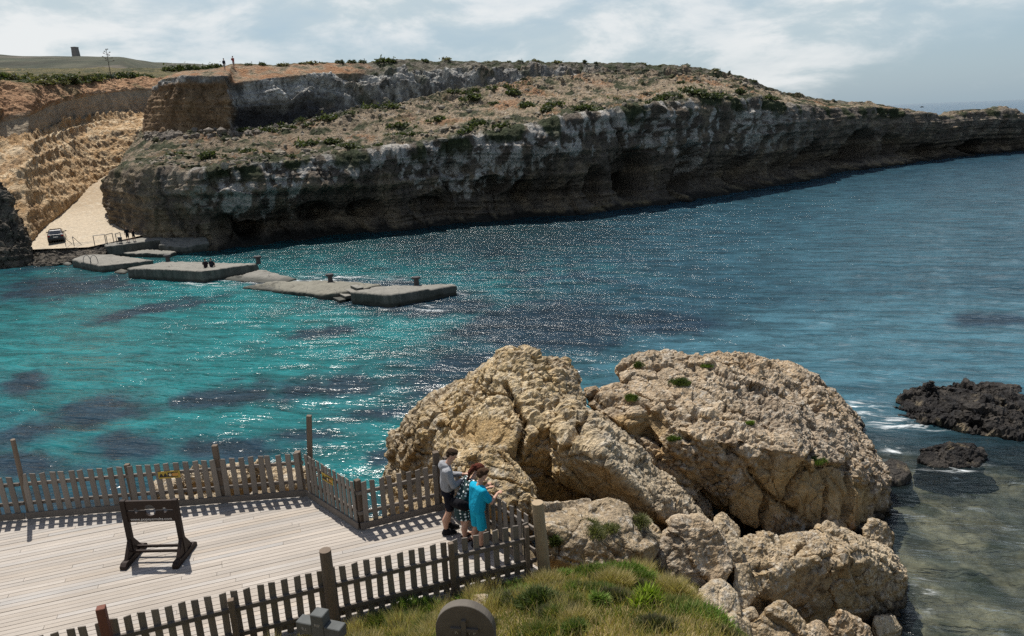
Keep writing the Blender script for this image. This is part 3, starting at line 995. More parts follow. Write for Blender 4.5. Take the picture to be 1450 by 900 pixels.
# ------------------------------------------------------------------ sea
def build_sea():
    na, nr = 760, 560
    ang = np.concatenate([np.linspace(-100, -52, 20, endpoint=False), np.linspace(-52, 52, na - 40), np.linspace(52, 100, 21)[1:]])
    na = len(ang)
    r = np.exp(np.linspace(math.log(9), math.log(30000), nr))
    A = np.radians(ang)[:, None]
    X = np.sin(A) * r[None]; Y = np.cos(A) * r[None]
    P = np.stack([X, Y, np.zeros_like(X)], -1).reshape(-1, 3)
    rr = np.hypot(P[:, 0], P[:, 1])
    px, py = proj(P)
    # swell
    sw = np.stack([P[:, 0] * .8 + P[:, 1] * .25, P[:, 1] * 1.15 - P[:, 0] * .25, np.zeros(len(P))], 1)
    amp = (1 - sstep(rr, 110, 220)) * sstep(rr, 14, 26)
    P[:, 2] = amp * (.11 * fbm(sw * .30, 2) + .075 * ridged(sw * .6, 2, off=6))
    P[:, 2] -= np.maximum(0, rr - 2000) ** 2 / (2 * 6.371e6) * 0.2
    w1 = fbm(P * .07, 3, off=501) ; w2 = fbm(P * .25, 3, .6, off=503)
    w3 = fbm(P * .7, 3, .6, off=507)

    def ell(cx, cy, rx, ry, tilt=0.0, soft=.5, warp=1.0):
        dx, dy = px - cx, py - cy
        c, s = math.cos(tilt), math.sin(tilt)
        q = np.sqrt(((dx * c + dy * s) / rx) ** 2 + ((-dx * s + dy * c) / ry) ** 2)
        return 1 - sstep(q + warp * (.42 * w1 + .42 * w2 + .3 * w3), 1 - soft, 1 + soft * .6)
    turq = ell(260, 500, 520, 170, -.05, .6) 
    turq = np.maximum(turq, .9 * ell(640, 640, 330, 90, 0, .6))
    turq = np.maximum(turq, .75 * ell(330, 400, 330, 60, .12, .6))
    teal = ell(1180, 500, 520, 110, -.08, .9) * .85
    teal = np.maximum(teal, .5 * ell(1250, 350, 420, 130, -.1, .9))
    weed = np.zeros(len(P))
    for e in [(130, 582, 90, 24, -.2), (40, 610, 80, 18, -.25), (185, 632, 62, 19, -.02), (35, 548, 44, 18, -.15), (330, 560, 80, 13, -.1),
              (470, 548, 130, 22, -.06), (640, 520, 150, 46, -.12), (560, 585, 90, 14, -.1), (760, 470, 150, 50, -.1), (470, 470, 60, 8, -.12),
              (200, 441, 110, 9, -.18), (80, 408, 110, 18, -.08), (30, 660, 60, 16, 0), (440, 620, 60, 10, 0), (560, 425, 160, 26, .06), (400, 405, 100, 10, .2),
              (950, 455, 90, 22, -.05), (1400, 455, 60, 10, 0), (330, 640, 90, 20, .05), (560, 650, 40, 14, 0)]:
        weed = np.maximum(weed, ell(*e, soft=.55, warp=2.1))
    near = sstep(px, 1150, 1240) * sstep(py, 560, 690)
    clear = near * .80
    foam = np.zeros(len(P))
    for e in [(1228, 592, 26, 9), (1225, 575, 32, 10), (1275, 640, 30, 7), (1300, 600, 60, 8), (455, 396, 90, 7), (395, 401, 60, 6), (650, 412, 16, 8), (585, 438, 40, 5), (1345, 663, 50, 7), (300, 402, 50, 6), (1300, 850, 40, 30)]:
        foam = np.maximum(foam, ell(*e, 0, .8, 1.5))
    chop = .22 + .68 * np.maximum(ell(640, 360, 520, 75, -.10, .9), .8 * ell(760, 440, 330, 70, -.1, .9)) + .12 * sstep(px, 900, 1100) + .28 * sstep(w1 + .6 * w2, .15, .5)
    one = np.ones((len(P), 1))
    deep = C3(.008, .034, .055)
    c = mixc(deep * one, C3(.058, .15, .19) * one, teal)
    c = mixc(c, C3(.010, .145, .150) * one, turq)
    c = mixc(c, C3(.011, .026, .043) * one, weed * .95)
    c = mixc(c, C3(.005, .024, .030) * one, (1 - sstep(py, 330, 400)) * (1 - sstep(px, 700, 1000)) * .8)
    c = mixc(c, C3(.03, .045, .042) * one, near * .8)
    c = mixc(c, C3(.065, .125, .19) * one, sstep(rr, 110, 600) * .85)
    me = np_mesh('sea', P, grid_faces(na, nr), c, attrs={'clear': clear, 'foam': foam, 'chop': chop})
    t = NT('sea_water')
    g = t.gpos()
    rot = t.node('ShaderNodeVectorRotate', {'Angle': 0.22}, rotation_type='Z_AXIS')
    t.l.new(g, rot.inputs['Vector'])
    v1 = t.mapv(rot.outputs[0], (0.34, 1.2, 1))
    h1 = t.noise(0.75, 4, 0.6, v1, 0.4)
    h2 = t.noise(3.2, 4, 0.65, v1, 0.3)
    h3 = t.noise(0.16, 2, 0.5, v1)
    b1 = t.bump(h3, 0.6, 1.6)
    ch = t.attr('chop', 'Fac')
    b2 = t.bump(h1, t.math('MULTIPLY_ADD', ch, 0.45, 0.5), 0.75, b1)
    b3 = t.bump(h2, t.math('MULTIPLY', ch, 0.95), 0.20, b2)
    base = t.attr('tone')
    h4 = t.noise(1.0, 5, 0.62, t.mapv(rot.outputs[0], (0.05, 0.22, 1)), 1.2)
    br = t.math('MULTIPLY', t.math('MULTIPLY_ADD', t.ramp(t.math('MULTIPLY_ADD', h2, 0.45, h1), 0.5, 0.95), 0.85, 0.55), t.math('MULTIPLY_ADD', h4, 0.65, 0.68))  # ripple and wind-streak light and dark, put into the water's base colour
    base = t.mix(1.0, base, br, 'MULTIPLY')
    fo = t.math('MULTIPLY', t.attr('foam', 'Fac'), t.ramp(t.noise(1.6, 6, 0.7, v1, 0.8), 0.5, 0.66))
    base = t.mix(fo, base, (.75, .78, .78))
    dif = t.node('ShaderNodeBsdfDiffuse', {'Roughness': 0.3})
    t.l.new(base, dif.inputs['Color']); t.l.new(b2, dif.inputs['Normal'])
    tra = t.node('ShaderNodeBsdfTransparent', {'Color': (.78, .83, .78, 1)})
    mx = t.node('ShaderNodeMixShader')
    t.l.new(t.math('MULTIPLY', t.attr('clear', 'Fac'), t.math('SUBTRACT', 1.0, fo)), mx.inputs[0])
    t.l.new(dif.outputs[0], mx.inputs[1]); t.l.new(tra.outputs[0], mx.inputs[2])
    glo = t.node('ShaderNodeBsdfGlossy', {'Roughness': 0.15})
    t.l.new(b3, glo.inputs['Normal'])
    fr = t.node('ShaderNodeFresnel', {'IOR': 1.333})
    t.l.new(b3, fr.inputs['Normal'])
    mx2 = t.node('ShaderNodeMixShader')
    t.l.new(t.math('MULTIPLY', fr.outputs[0], 0.9), mx2.inputs[0])
    t.l.new(mx.outputs[0], mx2.inputs[1]); t.l.new(glo.outputs[0], mx2.inputs[2])
    t.l.new(mx2.outputs[0], t.out.inputs['Surface'])
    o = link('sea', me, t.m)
    setp(o, 'turquoise sea of the bay with dark weed patches', kind='structure')
    # sea bed of the shallow corner and below
    xs = np.concatenate([np.linspace(-20, 8, 30, endpoint=False), np.linspace(8, 30, 250), np.linspace(31, 70, 20)]); ys = np.concatenate([np.linspace(6, 34, 180), np.linspace(35, 60, 20)])
    X, Y = np.meshgrid(xs, ys, indexing='ij')
    Q = np.stack([X, Y, np.zeros_like(X)], -1).reshape(-1, 3)
    Q[:, 2] = -0.75 - .035 * np.maximum(0, Q[:, 1] - 18) + .38 * ridged(Q * .35, 3) + .22 * fbm(Q * 1.1, 3, off=4) - .05 * np.maximum(0, Q[:, 0] - 16)
    Q[:, 2] = np.minimum(Q[:, 2], -.16)
    n2 = fbm(Q * .6, 4, .6, off=61)
    n1 = fbm(Q * .22, 3, off=67)
    one = np.ones((len(Q), 1))
    c = mixc(C3(.10, .10, .085) * one, C3(.25, .22, .165) * one, sstep(n2 + n1, -.25, .35))
    st_ = cells(Q * np.array([1.5, 1.5, 1]) + .2 * n2[:, None])
    c = c * (.7 + .5 * st_[0])[:, None] * (.7 + .3 * sstep(st_[1], .02, .2))[:, None]
    c = mixc(c, C3(.04, .045, .03) * one, sstep(n1 - .5 * n2, .1, .3) * .85)
    o = link('seabed', np_mesh('seabed', Q, grid_faces(300, 200), c), M_GROUND)
    setp(o, 'pale rocky sea bed under the shallows', kind='structure')


build_sea()

# ------------------------------------------------------------------ near shore ground
DZ = 6.1
FA, FB = np.array([0.29, 11.09]), np.array([-16.0, 5.5])       # near fence line
FSL = (FA[1] - FB[1]) / (FA[0] - FB[0])


def ground_z(x, y):
    line = np.minimum(FA[1] + FSL * (x - FA[0]), 12.0)
    d = line - y
    z = 5.93 + .5 * np.maximum(d, 0)
    z = z - np.maximum(x - .9, 0) * .30 - np.maximum(x - 2.5, 0) * .75
    dr = np.maximum(-d, 0)
    right = sstep(x, -.2, 1.0)
    z = z - dr * (1.05 * right + .12 * (1 - right)) - (1 - right) * .35 * sstep(dr, 0.0, .4)
    far = np.maximum(0, y - (14.6 + .086 * (x + 4.7)))
    z = z - (1 - right) * far * 1.15
    return np.maximum(z, -2.0)


def build_ground():
    xs = np.linspace(-17, 15, 330); ys = np.linspace(3.5, 24, 230)
    X, Y = np.meshgrid(xs, ys, indexing='ij')
    P = np.stack([X, Y, ground_z(X, Y)], -1).reshape(-1, 3)
    n2 = fbm(P * .9, 4, .55, off=71); n3 = fbm(P * 3.5, 3, .6, off=73)
    rk = sstep(P[:, 0] + .8 * n2, 2.6, 3.6) + sstep(P[:, 1] - FSL * P[:, 0], 11.6, 12.6)
    rk = np.clip(rk, 0, 1)
    P[:, 2] += .10 * n2 + .04 * n3 + rk * .25 * ridged(P * 1.2, 3, off=77)
    one = np.ones((len(P), 1))
    c = mixc(C3(.23, .165, .085) * one, C3(.13, .105, .05) * one, sstep(n2, -.2, .3))
    c = mixc(c, mixc(C3(.30, .235, .15) * one, C3(.17, .14, .10) * one, sstep(n2 + n3, -.2, .3)), rk)
    o = link('ground', np_mesh('ground', P, grid_faces(330, 230), c), M_GROUND)
    setp(o, 'grassy rocky bank below the wooden deck', kind='structure')


build_ground()

# ------------------------------------------------------------------ boulders
OCHRE, CREAM, GREYC, FRESH = C3(.50, .36, .175), C3(.66, .53, .335), C3(.42, .365, .295), C3(.43, .285, .13)


def rock_tones(P, N, seed, kind):
    one = np.ones((len(P), 1))
    n1 = fbm(P * .35, 3, off=seed); n2 = fbm(P * 1.4, 4, .6, off=seed + 3); n3 = fbm(P * 5.0, 3, .6, off=seed + 5)
    up = N[:, 2]
    if kind == 'cream':
        c = mixc(OCHRE * one, CREAM * one, sstep(n1 + .6 * n2, -.35, .3))
        c = mixc(c, GREYC * one, sstep(P[:, 0] + 1.5 * n1 + .8 * n2, 0.6, 3.2) * .75)
    elif kind == 'brown':
        c = mixc(C3(.44, .315, .19) * one, C3(.52, .415, .29) * one, sstep(n1 + .6 * n2, -.3, .3))
        c = mixc(c, C3(.29, .225, .17) * one, sstep(n1 - .3 * n2 + .05 * (P[:, 0] - 6), .05, .4) * .8)
    elif kind == 'dark':
        c = mixc(C3(.018, .016, .015) * one, C3(.05, .043, .036) * one, sstep(n2 + n1, -.2, .4))
        c = mixc(c, C3(.20, .16, .10) * one, sstep(n2 - n1, .25, .5) * .7 * (1 - sstep(P[:, 2], .2, .9)))
        return c
    elif kind == 'shade':  # buttress shade put into the rock tone; the dark shelf reuses it
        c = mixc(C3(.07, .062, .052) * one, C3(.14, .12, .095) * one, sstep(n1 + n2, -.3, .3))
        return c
    else:
        c = mixc(C3(.42, .315, .185) * one, C3(.57, .465, .32) * one, sstep(n1 + .6 * n2, -.3, .3))
    big = fbm(P * .16, 3, .5, off=seed + 11)
    c = mixc(c, C3(.27, .21, .15) * one, sstep(big + .45 * n2, .02, .34) * .62)
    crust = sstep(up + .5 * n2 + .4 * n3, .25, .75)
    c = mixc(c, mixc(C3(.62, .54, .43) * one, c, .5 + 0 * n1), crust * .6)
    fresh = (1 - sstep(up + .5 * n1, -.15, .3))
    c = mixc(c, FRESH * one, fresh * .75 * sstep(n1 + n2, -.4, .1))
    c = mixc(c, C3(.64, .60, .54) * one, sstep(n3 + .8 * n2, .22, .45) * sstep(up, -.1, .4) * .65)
    c = mixc(c, C3(.13, .10, .072) * one, sstep(n3 - .6 * n2, .12, .36) * .62)
    n5 = fbm(P * 11.0, 2, .6, off=seed + 17)
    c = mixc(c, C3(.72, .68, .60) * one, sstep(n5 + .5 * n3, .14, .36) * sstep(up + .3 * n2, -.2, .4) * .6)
    c = c * (np.array([[.86, .82, .745]]) if kind == 'cream' else np.array([[.86, .83, .785]]))
    wet = 1 - sstep(P[:, 2] + .5 * n2, .15, .75)
    c = mixc(c, C3(.045, .038, .03) * one, wet * .9)
    return c


def boulder(label, hulls, voxel=.06, kind='tan', amp=1.0, seed=0.0, name='boulder', cat='rock', mat=None, group=None, cracks=None, smooth=2, fresh=()):
    mb = MB()
    for h in hulls:
        pts = [aty(*p) for p in h]
        pts += [p * np.array([1, 1, 0]) + np.array([0, 0, -1.6]) for p in pts if p[2] < .9 and p[1] < 60]
        mb.hull(pts)
    me = remesh(mb.mesh('b'), voxel, smooth, .5)
    V, N = get_vn(me)
    up = N[:, 2]
    # two passes: large form then surface texture
    wv = np.stack([fbm(V * .7, 2, off=seed), fbm(V * .7, 2, off=seed + 30), fbm(V * .7, 2, off=seed + 60)], 1) * .55
    tilt = np.array([[.9, .25, .1], [-.2, .95, .35], [0, -.3, 1.15]])
    b1, e1 = cells((V + wv) @ tilt * .42 + seed)
    b2, e2 = cells((V + wv * .6) @ tilt * 1.05 + seed * 2)
    big = .30 * fbm(V * .32, 3, off=seed + 1) + .16 * ridged(V * .55, 2, off=seed + 2) + .34 * (b1 - .5) - .26 * (1 - sstep(e1, 0, .07)) * sstep(fbm(V * .4, 2, off=seed + 70), -.1, .2) + .17 * (b2 - .5) - .07 * (1 - sstep(e2, 0, .08))
    big = big - big.mean() - (.04 if kind in ('cream', 'brown') and voxel > .05 else .0)
    V1 = V + N * (amp * big)[:, None]
    set_v(me, V1)
    V, N = get_vn(me)
    up = N[:, 2]
    ro = .30 + .70 * sstep(up + .5 * fbm(V * .5, 2, off=seed), -.15, .35)
    ro = ro * (.40 + .85 * sstep(fbm(V * .45, 3, off=seed + 44), -.25, .2))
    px, py = proj(V)
    fm = np.zeros(len(V))
    for fx, fy, fr, fs in fresh:
        fm = np.maximum(fm, 1 - sstep(np.hypot((px - fx) / fr, (py - fy) / fs) + .5 * fbm(V * .9, 3, off=seed + 51), .75, 1.05))
    ro = ro * (1 - .8 * fm)
    w3 = worley(V * 2.6 + seed)
    d = amp * ro * (.08 * (worley(V * 1.15 + seed) - .5) + .12 * (w3 - .5) + .10 * (worley(V * 6.0) - .5) + .16 * ridged(V * 2.1, 5, .7, off=seed + 4) + .06 * fbm(V * 9, 2, .6, off=seed + 6))
    d -= amp * ro * .15 * sstep(fbm(V * 2.2, 2, off=seed + 9), .22, .45)          # solution pits
    d += amp * (1 - ro) * .10 * (cells(V @ tilt * np.array([[2.4, 2.4, 1.0]]) + seed)[0] - .5)
    d += amp * (1 - ro) * .14 * fbm(V * np.array([1.4, 1.4, .8]), 3, off=seed + 8)
    if cracks:
        px, py = proj(V)
        wb = 6 * fbm(V * 1.3, 3, off=seed)
        for a, b, w, dep in cracks:
            ax, ay, bx, by = *a, *b
            L = math.hypot(bx - ax, by - ay)
            tt = np.clip(((px - ax) * (bx - ax) + (py - ay) * (by - ay)) / L ** 2, 0, 1)
            q = np.hypot(px - ax - tt * (bx - ax), py - ay - tt * (by - ay)) + wb
            d -= dep * (1 - sstep(q, 0, w))
    V2 = V + N * d[:, None]
    set_v(me, V2)
    V, N = get_vn(me)
    tone = rock_tones(V, N, seed, kind)
    if fresh:
        tone = mixc(tone, C3(.40, .27, .125) * (1 + .35 * fbm(V * 2.0, 3, off=seed))[:, None], fm * .75)
    set_col(me, tone)
    cen = V.mean(0)
    base = np.array([cen[0], cen[1], V[:, 2].min()])
    set_v(me, V - base)
    me.polygons.foreach_set('use_smooth', np.zeros(len(me.polygons), dtype=bool))
    o = link(name, me, mat or M_BOULDER)
    o.location = base
    return setp(o, label, cat, group)


boulder('huge cream limestone boulder with pointed top behind the three people', [
    [(708, 498, 19.6), (760, 499, 19.6), (798, 508, 20), (690, 512, 19.8), (652, 550, 20), (602, 575, 21), (574, 602, 21.5), (548, 642, 22), (533, 680, 22), (543, 740, 20.5),
     (640, 735, 17), (700, 650, 17.1), (760, 600, 17.6), (828, 575, 18.8), (820, 548, 20), (845, 640, 18),
     (720, 502, 23), (605, 600, 25), (560, 680, 25), (800, 522, 24), (840, 650, 23), (700, 760, 17.5), (840, 700, 17.5)],
    [(800, 560, 18.6), (836, 585, 19), (878, 640, 18), (918, 662, 17.3), (958, 700, 16.8), (990, 724, 16.5), (991, 743, 16.2), (965, 766, 16), (935, 735, 15.4), (890, 685, 15.3), (855, 645, 15.6),
     (800, 625, 16.4), (790, 680, 16.6), (850, 700, 16.4), (850, 600, 21), (988, 730, 19), (900, 715, 20)],
], .055, 'cream', 1.0, 3.0, smooth=1, cracks=[((715, 545), (742, 600), 6, .4), ((742, 600), (735, 650), 7, .45), ((830, 590), (800, 640), 6, .3)], fresh=[(690, 610, 40, 22), (835, 690, 45, 18)])
boulder('squared ochre rock block between the picket fence and the huge cream boulder', [
    [(640, 668, 15), (658, 642, 15), (690, 626, 15.2), (722, 640, 14.9), (736, 660, 14.6), (750, 700, 14.1), (750, 728, 13.9), (705, 715, 14.0), (650, 740, 14.3), (640, 700, 14.6),
     (690, 630, 16.6), (650, 660, 16.6), (755, 700, 16.2), (700, 770, 15), (752, 760, 14.2)]], .04, 'cream', .6, 13.0)
boulder('broad flat topped brown boulder with cracked front, right of the pointed cream one', [
    [(872, 522, 22.5), (905, 506, 23), (968, 499, 23.5), (1015, 504, 24), (1050, 514, 24), (1090, 513, 24.5), (1128, 519, 25), (1157, 545, 25), (1182, 583, 25), (1216, 632, 24), (1254, 668, 23), (1258, 690, 22.5),
     (1238, 738, 21.4), (1195, 750, 19.5), (1140, 762, 18.8), (1095, 765, 18.5), (1040, 733, 18.5), (985, 688, 18.8), (938, 640, 19.0),
     (1125, 640, 18.7), (1000, 622, 18.6), (1205, 700, 20.3), (955, 600, 19.4), (900, 520, 28), (1130, 530, 29), (1220, 610, 28), (1060, 720, 25)],
    [(830, 552, 21.6), (878, 545, 21.6), (940, 560, 21), (945, 590, 20.2), (890, 602, 19.8), (850, 585, 20.6), (870, 650, 21), (930, 660, 20.8), (840, 600, 23), (940, 560, 24)],
    [(870, 600, 20.4), (935, 636, 19.3), (985, 690, 18.9), (1012, 732, 18.5), (965, 725, 18.6), (905, 668, 19.3), (880, 640, 20), (900, 620, 23), (990, 720, 22)],
    [(790, 592, 20.5), (830, 582, 21), (900, 640, 19.7), (985, 722, 18.7), (850, 720, 18.3), (780, 720, 18.8), (900, 780, 17.3), (1000, 790, 17.0), (800, 780, 17.6), (830, 600, 23), (980, 700, 22)],
    [(1165, 545, 27), (1190, 578, 26), (1208, 600, 26.5), (1190, 620, 27), (1215, 605, 29), (1180, 560, 29)],
], .055, 'brown', 1.0, 23.0, smooth=1, cracks=[((1062, 665), (1085, 700), 5, .35), ((1085, 700), (1125, 725), 5, .4), ((1085, 700), (1075, 760), 6, .35), ((1150, 640), (1105, 715), 5, .3), ((1150, 640), (1172, 690), 5, .3), ((1172, 690), (1165, 740), 5, .25)], fresh=[(1120, 690, 75, 48), (1060, 720, 40, 40), (1200, 710, 30, 40), (900, 605, 45, 20)])
boulder('pale shrubby outcrop right of the thick end post of the fence', [
    [(760, 722, 13), (790, 714, 13.3), (860, 702, 13.8), (888, 710, 13.8), (915, 745, 13.6), (940, 764, 13.4), (937, 780, 13.2), (918, 812, 12.7), (895, 818, 12.3), (850, 806, 12), (790, 798, 11.9), (766, 780, 11.9),
     (780, 718, 14.8), (915, 748, 15), (775, 748, 12.2), (850, 765, 12.3), (915, 778, 12.6), (850, 900, 12.6)]], .04, 'tan', .55, 33.0)
boulder('dark brown slab of rock leaning under the foot of the huge cream boulder', [
    [(925, 768, 14.8), (958, 742, 14.8), (990, 733, 15), (1022, 768, 14.8), (1034, 800, 14.4), (1022, 832, 14.0), (990, 838, 14), (950, 825, 14), (930, 800, 14.2), (930, 770, 16.5), (1015, 775, 16.5), (970, 860, 15)]], .045, 'brown', .5, 43.0)
boulder('large rough boulder in the lower right standing in the shallows', [
    [(1042, 760, 15.8), (1062, 757, 16), (1100, 772, 16.6), (1140, 757, 16.8), (1185, 746, 17), (1225, 757, 17.2), (1250, 777, 17.3), (1286, 814, 17.6), (1289, 835, 17.4), (1278, 857, 17.2), (1230, 872, 16.6), (1160, 878, 15.8),
     (1100, 872, 15.2), (1055, 850, 14.8), (1037, 810, 15), (1090, 792, 15.3), (1150, 788, 15.4), (1230, 797, 16.1), (1100, 768, 18), (1260, 790, 19), (1180, 750, 18.5)]], .045, 'tan', .8, 53.0)
boulder('round brown rock perched between the cracked boulder and the shallows', [
    [(1222, 748, 19), (1234, 737, 19.2), (1254, 740, 19.3), (1262, 755, 19.2), (1261, 784, 18.8), (1240, 790, 18.5), (1225, 772, 18.6), (1236, 745, 20.4), (1260, 770, 20.3)]], .045, 'tan', .35, 63.0)
boulder('small wedge of rock jammed in the gap below the cracked boulder', [
    [(1012, 737, 16.9), (1022, 726, 17), (1046, 747, 16.9), (1048, 764, 16.6), (1034, 770, 16.3), (1015, 757, 16.4), (1024, 735, 17.9), (1045, 765, 17.8)]], .04, 'tan', .35, 73.0)
boulder('pale pointed rock at the bottom edge beside the large shallows boulder', [
    [(1055, 882, 13.2), (1090, 868, 13.5), (1107, 855, 13.7), (1138, 885, 13.5), (1136, 915, 13.1), (1080, 930, 12.8), (1050, 915, 13), (1100, 865, 14.8), (1060, 890, 14.5)]], .035, 'tan', .45, 83.0)
boulder('dark grey jagged rock at the bottom edge by the water', [
    [(1176, 884, 14.1), (1188, 865, 14.3), (1200, 872, 14.3), (1224, 886, 14.3), (1238, 915, 14), (1178, 920, 13.8), (1195, 870, 15.2), (1230, 895, 15)]], .035, 'brown', .45, 93.0)
for i, (pts, lab) in enumerate([
    ([(1035, 745, 15.6), (1052, 770, 15.2), (1048, 800, 14.9), (1030, 805, 14.8), (1020, 780, 15)], 'narrow upright rock wedged beside the leaning dark slab'),
    ([(990, 835, 13.4), (1020, 822, 13.8), (1045, 840, 13.6), (1050, 872, 13.2), (1010, 880, 12.9), (985, 860, 12.9)], 'rubble rock under the leaning dark slab, largest of the pile'),
    ([(1040, 800, 14.6), (1062, 795, 14.8), (1070, 840, 14.4), (1055, 865, 13.9), (1038, 850, 14)], 'flat cream rock against the left side of the shallows boulder'),
    ([(1140, 885, 14), (1160, 882, 14.2), (1172, 900, 14), (1150, 912, 13.6), (1138, 905, 13.7)], 'small dark rubble rock between the two bottom edge rocks'),
    ([(1030, 872, 13.0), (1046, 866, 13.1), (1060, 880, 13.1), (1062, 905, 12.8), (1030, 905, 12.6), (1022, 888, 12.7)], 'brown stone at the edge of the grass, left of the light stone'),
    ([(1048, 868, 13.4), (1066, 862, 13.6), (1075, 880, 13.4), (1055, 892, 13.1)], 'small light stone left of the pale pointed rock'),
    ([(930, 825, 12.9), (960, 822, 13.2), (985, 842, 13), (975, 868, 12.6), (935, 855, 12.5)], 'brown crumbling rock between grass and leaning dark slab'),
    ([(1236, 875, 15.6), (1262, 872, 15.9), (1275, 890, 15.8), (1245, 902, 15.3)], 'low wet stone awash below the shallows boulder')]):
    back = [(x, y - 2, Y + .7) for x, y, Y in pts[1:4]]
    boulder(lab, [pts + back], .03, 'tan' if i != 3 else 'brown', .3, 111 + i * 7.0, cat='stone', name='stone')
boulder('black jagged reef rising from the sea at the right edge', [
    [(1262, 578, 31), (1276, 557, 32), (1310, 545, 32.8), (1345, 541, 33), (1400, 548, 33), (1450, 555, 33), (1500, 560, 33), (1270, 590, 30), (1330, 596, 29.2), (1370, 606, 28.4), (1420, 618, 27.6), (1500, 626, 27), (1300, 570, 30.5), (1450, 580, 29.5)],
    [(1302, 545, 32), (1320, 536, 32), (1334, 545, 32), (1330, 556, 31.4), (1306, 556, 31.4), (1318, 542, 33)],
    [(1370, 590, 28.8), (1385, 575, 29.3), (1440, 570, 29.5), (1500, 575, 29), (1500, 615, 27.8), (1400, 610, 28)]], .07, 'dark', 1.2, 131.0, mat=M_WETROCK, name='reef', smooth=0)
boulder('small dark mushroom shaped rock standing alone in the shallows', [
    [(1302, 650, 25.6), (1308, 635, 26), (1345, 624, 26.4), (1392, 632, 26.4), (1396, 642, 25.8), (1380, 662, 25.1), (1312, 660, 25.3), (1345, 630, 27), (1385, 650, 26.6)]], .05, 'dark', .6, 141.0, mat=M_WETROCK, name='reef', smooth=1)
boulder('wet brown rock at the waterline beside the cracked boulder', [
    [(1245, 655, 25), (1262, 648, 25.2), (1284, 655, 25), (1290, 670, 24.4), (1270, 684, 23.9), (1246, 678, 24), (1260, 650, 26), (1285, 665, 25.6)]], .045, 'dark', .5, 151.0, mat=M_WETROCK, name='reef', smooth=1)
boulder('tiny jagged rock in foam behind the cracked boulder', [
    [(1196, 596, 29.2), (1206, 588, 29.5), (1220, 594, 29.3), (1224, 603, 28.8), (1205, 606, 28.6), (1210, 590, 30.2)]], .05, 'dark', .4, 161.0, mat=M_WETROCK, name='reef', smooth=1)
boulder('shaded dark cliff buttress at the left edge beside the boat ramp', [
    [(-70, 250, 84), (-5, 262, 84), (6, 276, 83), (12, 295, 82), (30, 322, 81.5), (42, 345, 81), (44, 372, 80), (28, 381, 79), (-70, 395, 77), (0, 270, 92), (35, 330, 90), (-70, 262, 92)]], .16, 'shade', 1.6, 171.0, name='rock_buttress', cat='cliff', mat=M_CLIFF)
for i, (x, y, Y, r, lab) in enumerate([
    (238, 676, 17.6, .8, 'leftmost lit rock beyond the far fence, under the yellow sign'), (285, 664, 18.0, 1.0, 'rough rock beyond the far fence just left of the taller middle post'),
    (338, 662, 18.2, 1.0, 'rough rock beyond the far fence just right of the taller middle post'), (392, 662, 18.2, 1.05, 'rock beyond the far fence left of the tall corner pole'),
    (428, 668, 17.4, .75, 'rock tucked behind the tall corner pole of the fence'), (262, 700, 16.6, .75, 'low rock beyond the far fence under the kickboard left of the middle post'),
    (320, 698, 16.6, .8, 'low dark gapped rock beyond the far fence behind the middle post'), (378, 694, 16.5, .8, 'low rock beyond the far fence right of the middle post'),
    (225, 705, 17.0, .6, 'small rock at the left end of the rubble beyond the far fence')]):
    y += 16; r *= .74; x = min(x, 412)
    q = r * FPX / Y * .95
    pts = [(x + q * math.cos(a) * random.uniform(.75, 1.1), y + q * .62 * math.sin(a) * random.uniform(.75, 1.1) + q * .1, Y + random.uniform(-.3, .3)) for a in np.linspace(0, 6.28, 9)[:-1]]
    pts += [(x + q * .4, y, Y + r), (x - q * .4, y, Y + r), (x, y + .1 * q, Y - r * .8), (x, y + q * 1.2, Y)]
    boulder(lab, [pts], .04, 'tan', .75, 181 + i * 3.3, name='rock', group='rubble rocks beyond the far fence')
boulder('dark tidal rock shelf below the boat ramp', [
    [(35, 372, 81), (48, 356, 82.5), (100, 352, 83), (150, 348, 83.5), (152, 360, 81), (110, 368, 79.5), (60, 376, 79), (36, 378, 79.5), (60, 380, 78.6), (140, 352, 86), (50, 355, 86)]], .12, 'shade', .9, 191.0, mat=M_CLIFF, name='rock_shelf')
bm_seed = 0


# ------------------------------------------------------------------ wooden deck
def clip_half(poly, a, b, c):
    """keep a*x+b*y<=c"""
    out = []
    n = len(poly)
    for i in range(n):
        p, q = poly[i], poly[(i + 1) % n]
        dp, dq = a * p[0] + b * p[1] - c, a * q[0] + b * q[1] - c
        if dp <= 0: out.append(p)
        if dp * dq < 0:
            t = dp / (dp - dq)
            out.append((p[0] + t * (q[0] - p[0]), p[1] + t * (q[1] - p[1])))
    return out


DECK = [(-16.0, 13.19), (-4.66, 14.2), (-3.22, 12.7), (-1.55, 13.4), (0.36, 11.10), (-16.0, 5.49)]
DECKS = [[(-16.0, 13.19), (-4.66, 14.2), (-3.22, 12.7), (-3.22, 9.872), (-16.0, 5.49)], [(-3.22, 12.7), (-1.55, 13.4), (0.36, 11.10), (-3.22, 9.872)]]


